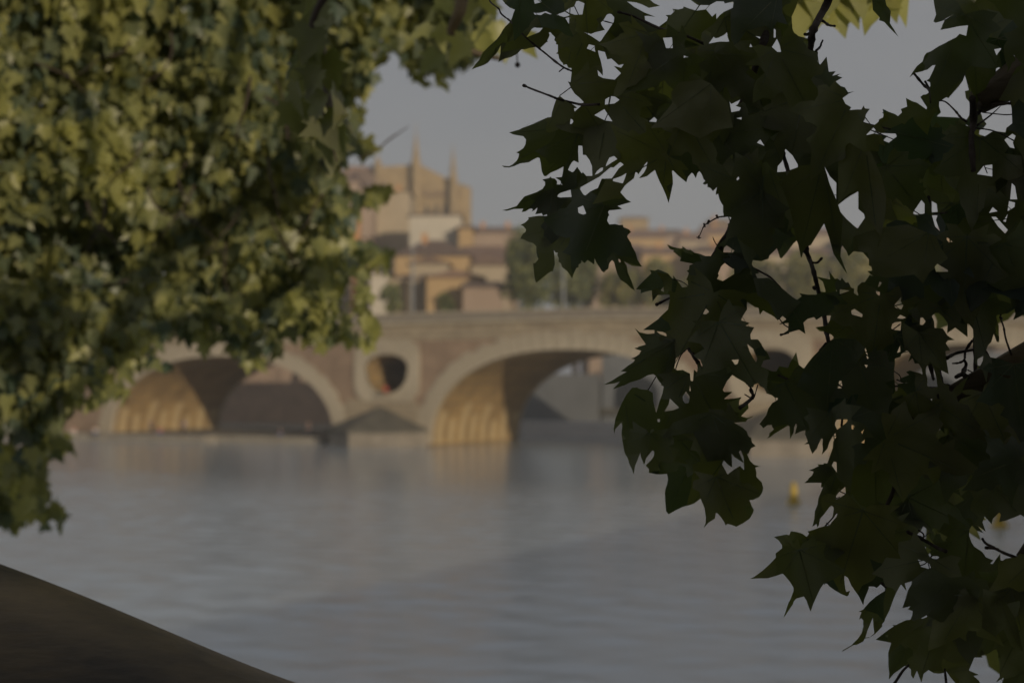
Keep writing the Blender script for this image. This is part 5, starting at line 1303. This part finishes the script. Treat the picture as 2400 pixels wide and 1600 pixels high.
for W, r0 in [([(-3.6, 5.0, 7.9), (-2.9, 6.6, 8.9), (-1.6, 7.9, 9.1), (-.5, 8.2, 8.8)], .12), ([(-3.8, 5.6, 9.0), (-2.2, 6.4, 9.9), (-.9, 6.8, 9.9), (.1, 7.1, 9.2)], .11), ([(-3.2, 4.4, 7.2), (-3.3, 6.2, 8.0), (-2.4, 8.0, 7.9), (-1.4, 8.1, 7.2)], .045), ([(-3.9, 6.0, 9.6), (-3.4, 7.6, 9.4), (-2.6, 8.1, 8.0), (-2.2, 8.1, 6.4)], .06),
              ([(-2.2, 6.4, 9.9), (-1.2, 5.2, 9.2), (-.6, 4.2, 8.2), at(745, 60, 3.9), at(790, 330, 3.7)], .05), ([(-.9, 6.8, 9.9), (-.4, 5.4, 8.9), at(1080, -80, 4.4), at(1060, 90, 4.3), at(1180, 140, 4.3)], .04)]:
    S = smooth_path(W, 5); MB().tube(S, [r0 * (1 - .85 * i / (len(S) - 1)) for i in range(len(S))], 8).build('bough', M['bark'], tree_l, smooth=True)
for k in range(24):
    x = rn.uniform(40, 800); y = rn.uniform(30, 700); D_ = 6.2 + 1.7 * clump_noise(x, y) + rn.uniform(-.25, .2)
    W = [at(x, y, D_)]; a = rn.gauss(0, .6)
    for j in range(4):
        a += rn.gauss(0, .3); x += math.sin(a) * 38; y += math.cos(a) * 38; W.append(at(x, y, D_ + rn.uniform(-.05, .05)))
    if not np_pip(np.array([[x, y], [x + 60, y], [x, y + 60]]), LEFT).all(): continue
    MB().tube(smooth_path(W, 3), [.006 - .0003 * i for i in range(13)], 5).build('twig', M['twig'], tree_l, smooth=True, origin=W[0])
# twig poking out beside the church, seed ball
W = [at(835, 375, 6.3), at(885, 350, 6.3), at(915, 325, 6.3), at(935, 312, 6.3), at(958, 296, 6.3)]
MB().tube(W, [.003, .003, .0045, .003, .0015], 6).build('twig', M['twig'], tree_l)
W = [at(1206, 80, 3.3), at(1210, 112, 3.3), at(1213, 146, 3.3)]
MB().tube(W, [.0015] * 3, 5).build('stalk', M['twig'], tree_l)
b = W[-1]
vs = []; fs = []
mb = MB().lathe((b.x, b.y, b.z - .0065), [(.001, -.0065), (.0035, -.0055), (.006, -.002), (.0066, .001), (.005, .0045), (.001, .0065)], 14)
mb.build('seed_ball', M['twig'], tree_l, smooth=True)

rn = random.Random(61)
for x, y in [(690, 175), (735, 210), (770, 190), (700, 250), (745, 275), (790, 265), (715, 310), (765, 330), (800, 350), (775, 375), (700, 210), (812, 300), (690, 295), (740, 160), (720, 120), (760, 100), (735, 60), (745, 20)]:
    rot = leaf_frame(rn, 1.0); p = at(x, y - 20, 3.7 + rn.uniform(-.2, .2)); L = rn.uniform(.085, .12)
    o = bpy.data.objects.new('leaf', PMESH[rn.randrange(10)]); C.objects.link(o)  # darker leaf copy: the sprig's shade is put into its colour
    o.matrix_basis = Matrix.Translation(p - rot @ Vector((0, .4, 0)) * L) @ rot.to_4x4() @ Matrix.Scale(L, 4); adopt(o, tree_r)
W = [at(1200, -500, 3.2), at(900, -150, 3.6), at(745, 20, 3.7), at(735, 160, 3.7), at(765, 290, 3.7), at(790, 380, 3.7)]
MB().tube(smooth_path(W, 5), [.014 - .0005 * i for i in range(26)], 7).build('twig', M['twig'], tree_r, smooth=True)
# brighter leaves of the right tree further up behind the dark ones
rn = random.Random(31)
for x, y, L in [(1858, 20, .17), (1885, 40, .15), (1925, 5, .15), (1955, 15, .14), (1985, 20, .12), (2025, 0, .13), (2045, 25, .11), (2100, -10, .14), (1840, -30, .16), (1745, 15, .09), (2075, -30, .15), (2005, -20, .15),
                (2205, 1225, .13), (2235, 1235, .10), (2140, 1235, .09), (2350, 725, .10), (2385, 715, .09), (2290, 755, .06), (2220, 745, .08), (2350, 1545, .12), (1560, 860, .001)]:
    if L < .01 or leaf_count >= 299: continue
    rot = leaf_frame(rn, 1.1, Vector((rn.gauss(0, .3), -1, .3))); p = at(x, y - 20, 3.1 if y < 200 else 2.7)
    o = bpy.data.objects.new('leaf', (SMESH if y < 200 else PMESH)[rn.randrange(10)]); C.objects.link(o)  # upper ones take the lighter copy with sunlight in its colour
    o.matrix_basis = Matrix.Translation(p - rot @ Vector((0, .4, 0)) * L) @ rot.to_4x4() @ Matrix.Scale(L, 4); adopt(o, tree_r); leaf_count += 1

# unseen part of the right tree's crown, shaped and placed to shade the near branches
sv = []; sf = []
rn = random.Random(41)
def clear_of_left(p):
    """keeps a gap in the added leaves so the sun reaches the other tree"""
    t = (6.9 - p.y) / -SV.y
    q = proj(p - SV * t)
    return not (q and -120 < q[0] < 1230 and -80 < q[1] < 1300 and not (q[0] < 240 and q[1] > 1030))
def put(p, L0=.13, L1=.19, force=False):
    q = proj(p)
    m_ = 60 + (L1 * FPX / q[2] if q else 0)
    if q and -m_ < q[0] < 2400 + m_ and -m_ < q[1] < 1600 + m_ and p.y < 4.2: return 0
    if (p - EYE).length < .4 or not (force or clear_of_left(p)): return 0
    L = rn.uniform(L0, L1); rot = leaf_frame(rn, .5, Vector((rn.gauss(0, 1), rn.gauss(0, 1), rn.gauss(0, 1) + .3)))
    k = rn.randrange(10); vv, ff = PROTO[k]; o_ = len(sv)
    sv.extend([p + rot @ (w * L) for w in vv]); sf.extend([tuple(i + o_ for i in f_) for f_ in ff]); return 1
def fill(n, bx, by, bz):
    for _ in range(n): put(Vector((rn.uniform(*bx), rn.uniform(*by), rn.uniform(*bz))))
fill(1500, (.45, 2.0), (-.4, .9), (5.2, 8.0))
fill(900, (.2, 1.7), (.8, 2.2), (7.45, 8.6))
fill(4200, (-2.8, 2.6), (-3.0, -1.3), (4.9, 7.1))
fill(1200, (-1.4, 1.5), (-1.4, .5), (7.4, 8.2))
for _ in range(5200):   # unseen leaves added along the sun rays to shade the near branches
    p = at(rn.uniform(1050, 2650), rn.uniform(-150, 1750), 1.95) + SV * rn.uniform(.7, 3.2)
    put(p + Vector((rn.gauss(0, .04), rn.gauss(0, .04), rn.gauss(0, .04))))
for _ in range(170):   # unseen leaves added to shade the near sprig
    p = at(rn.uniform(670, 830), rn.uniform(-60, 400), 3.7) + SV * rn.uniform(.6, 1.3)
    put(p + Vector((rn.gauss(0, .05), rn.gauss(0, .05), rn.gauss(0, .05))), force=True)
o = mesh_obj('foliage', sv, sf, M['leaf'], tree_r, smooth=True); o['kind'] = 'stuff'  # added unseen leaves that shade the near branches and sprig

# ------------------------------------------------------------ thin evening haze over river and town
hm = bpy.data.materials.new('haze'); hm.use_nodes = True
n = hm.node_tree.nodes; n.clear()
ho = n.new('ShaderNodeOutputMaterial'); pv = n.new('ShaderNodeVolumePrincipled')
pv.inputs['Color'].default_value = (0.93, 0.96, 1.0, 1); pv.inputs['Density'].default_value = 0.0005
hm.node_tree.links.new(pv.outputs['Volume'], ho.inputs['Volume'])
hz = MB().box((0, 350, 43), (1400, 1100, 92)).build('haze', hm); hz['kind'] = 'stuff'; hz['label'] = 'thin pale evening haze over the river'
scene.cycles.volume_bounces = 0
scene.cycles.volume_step_rate = 4
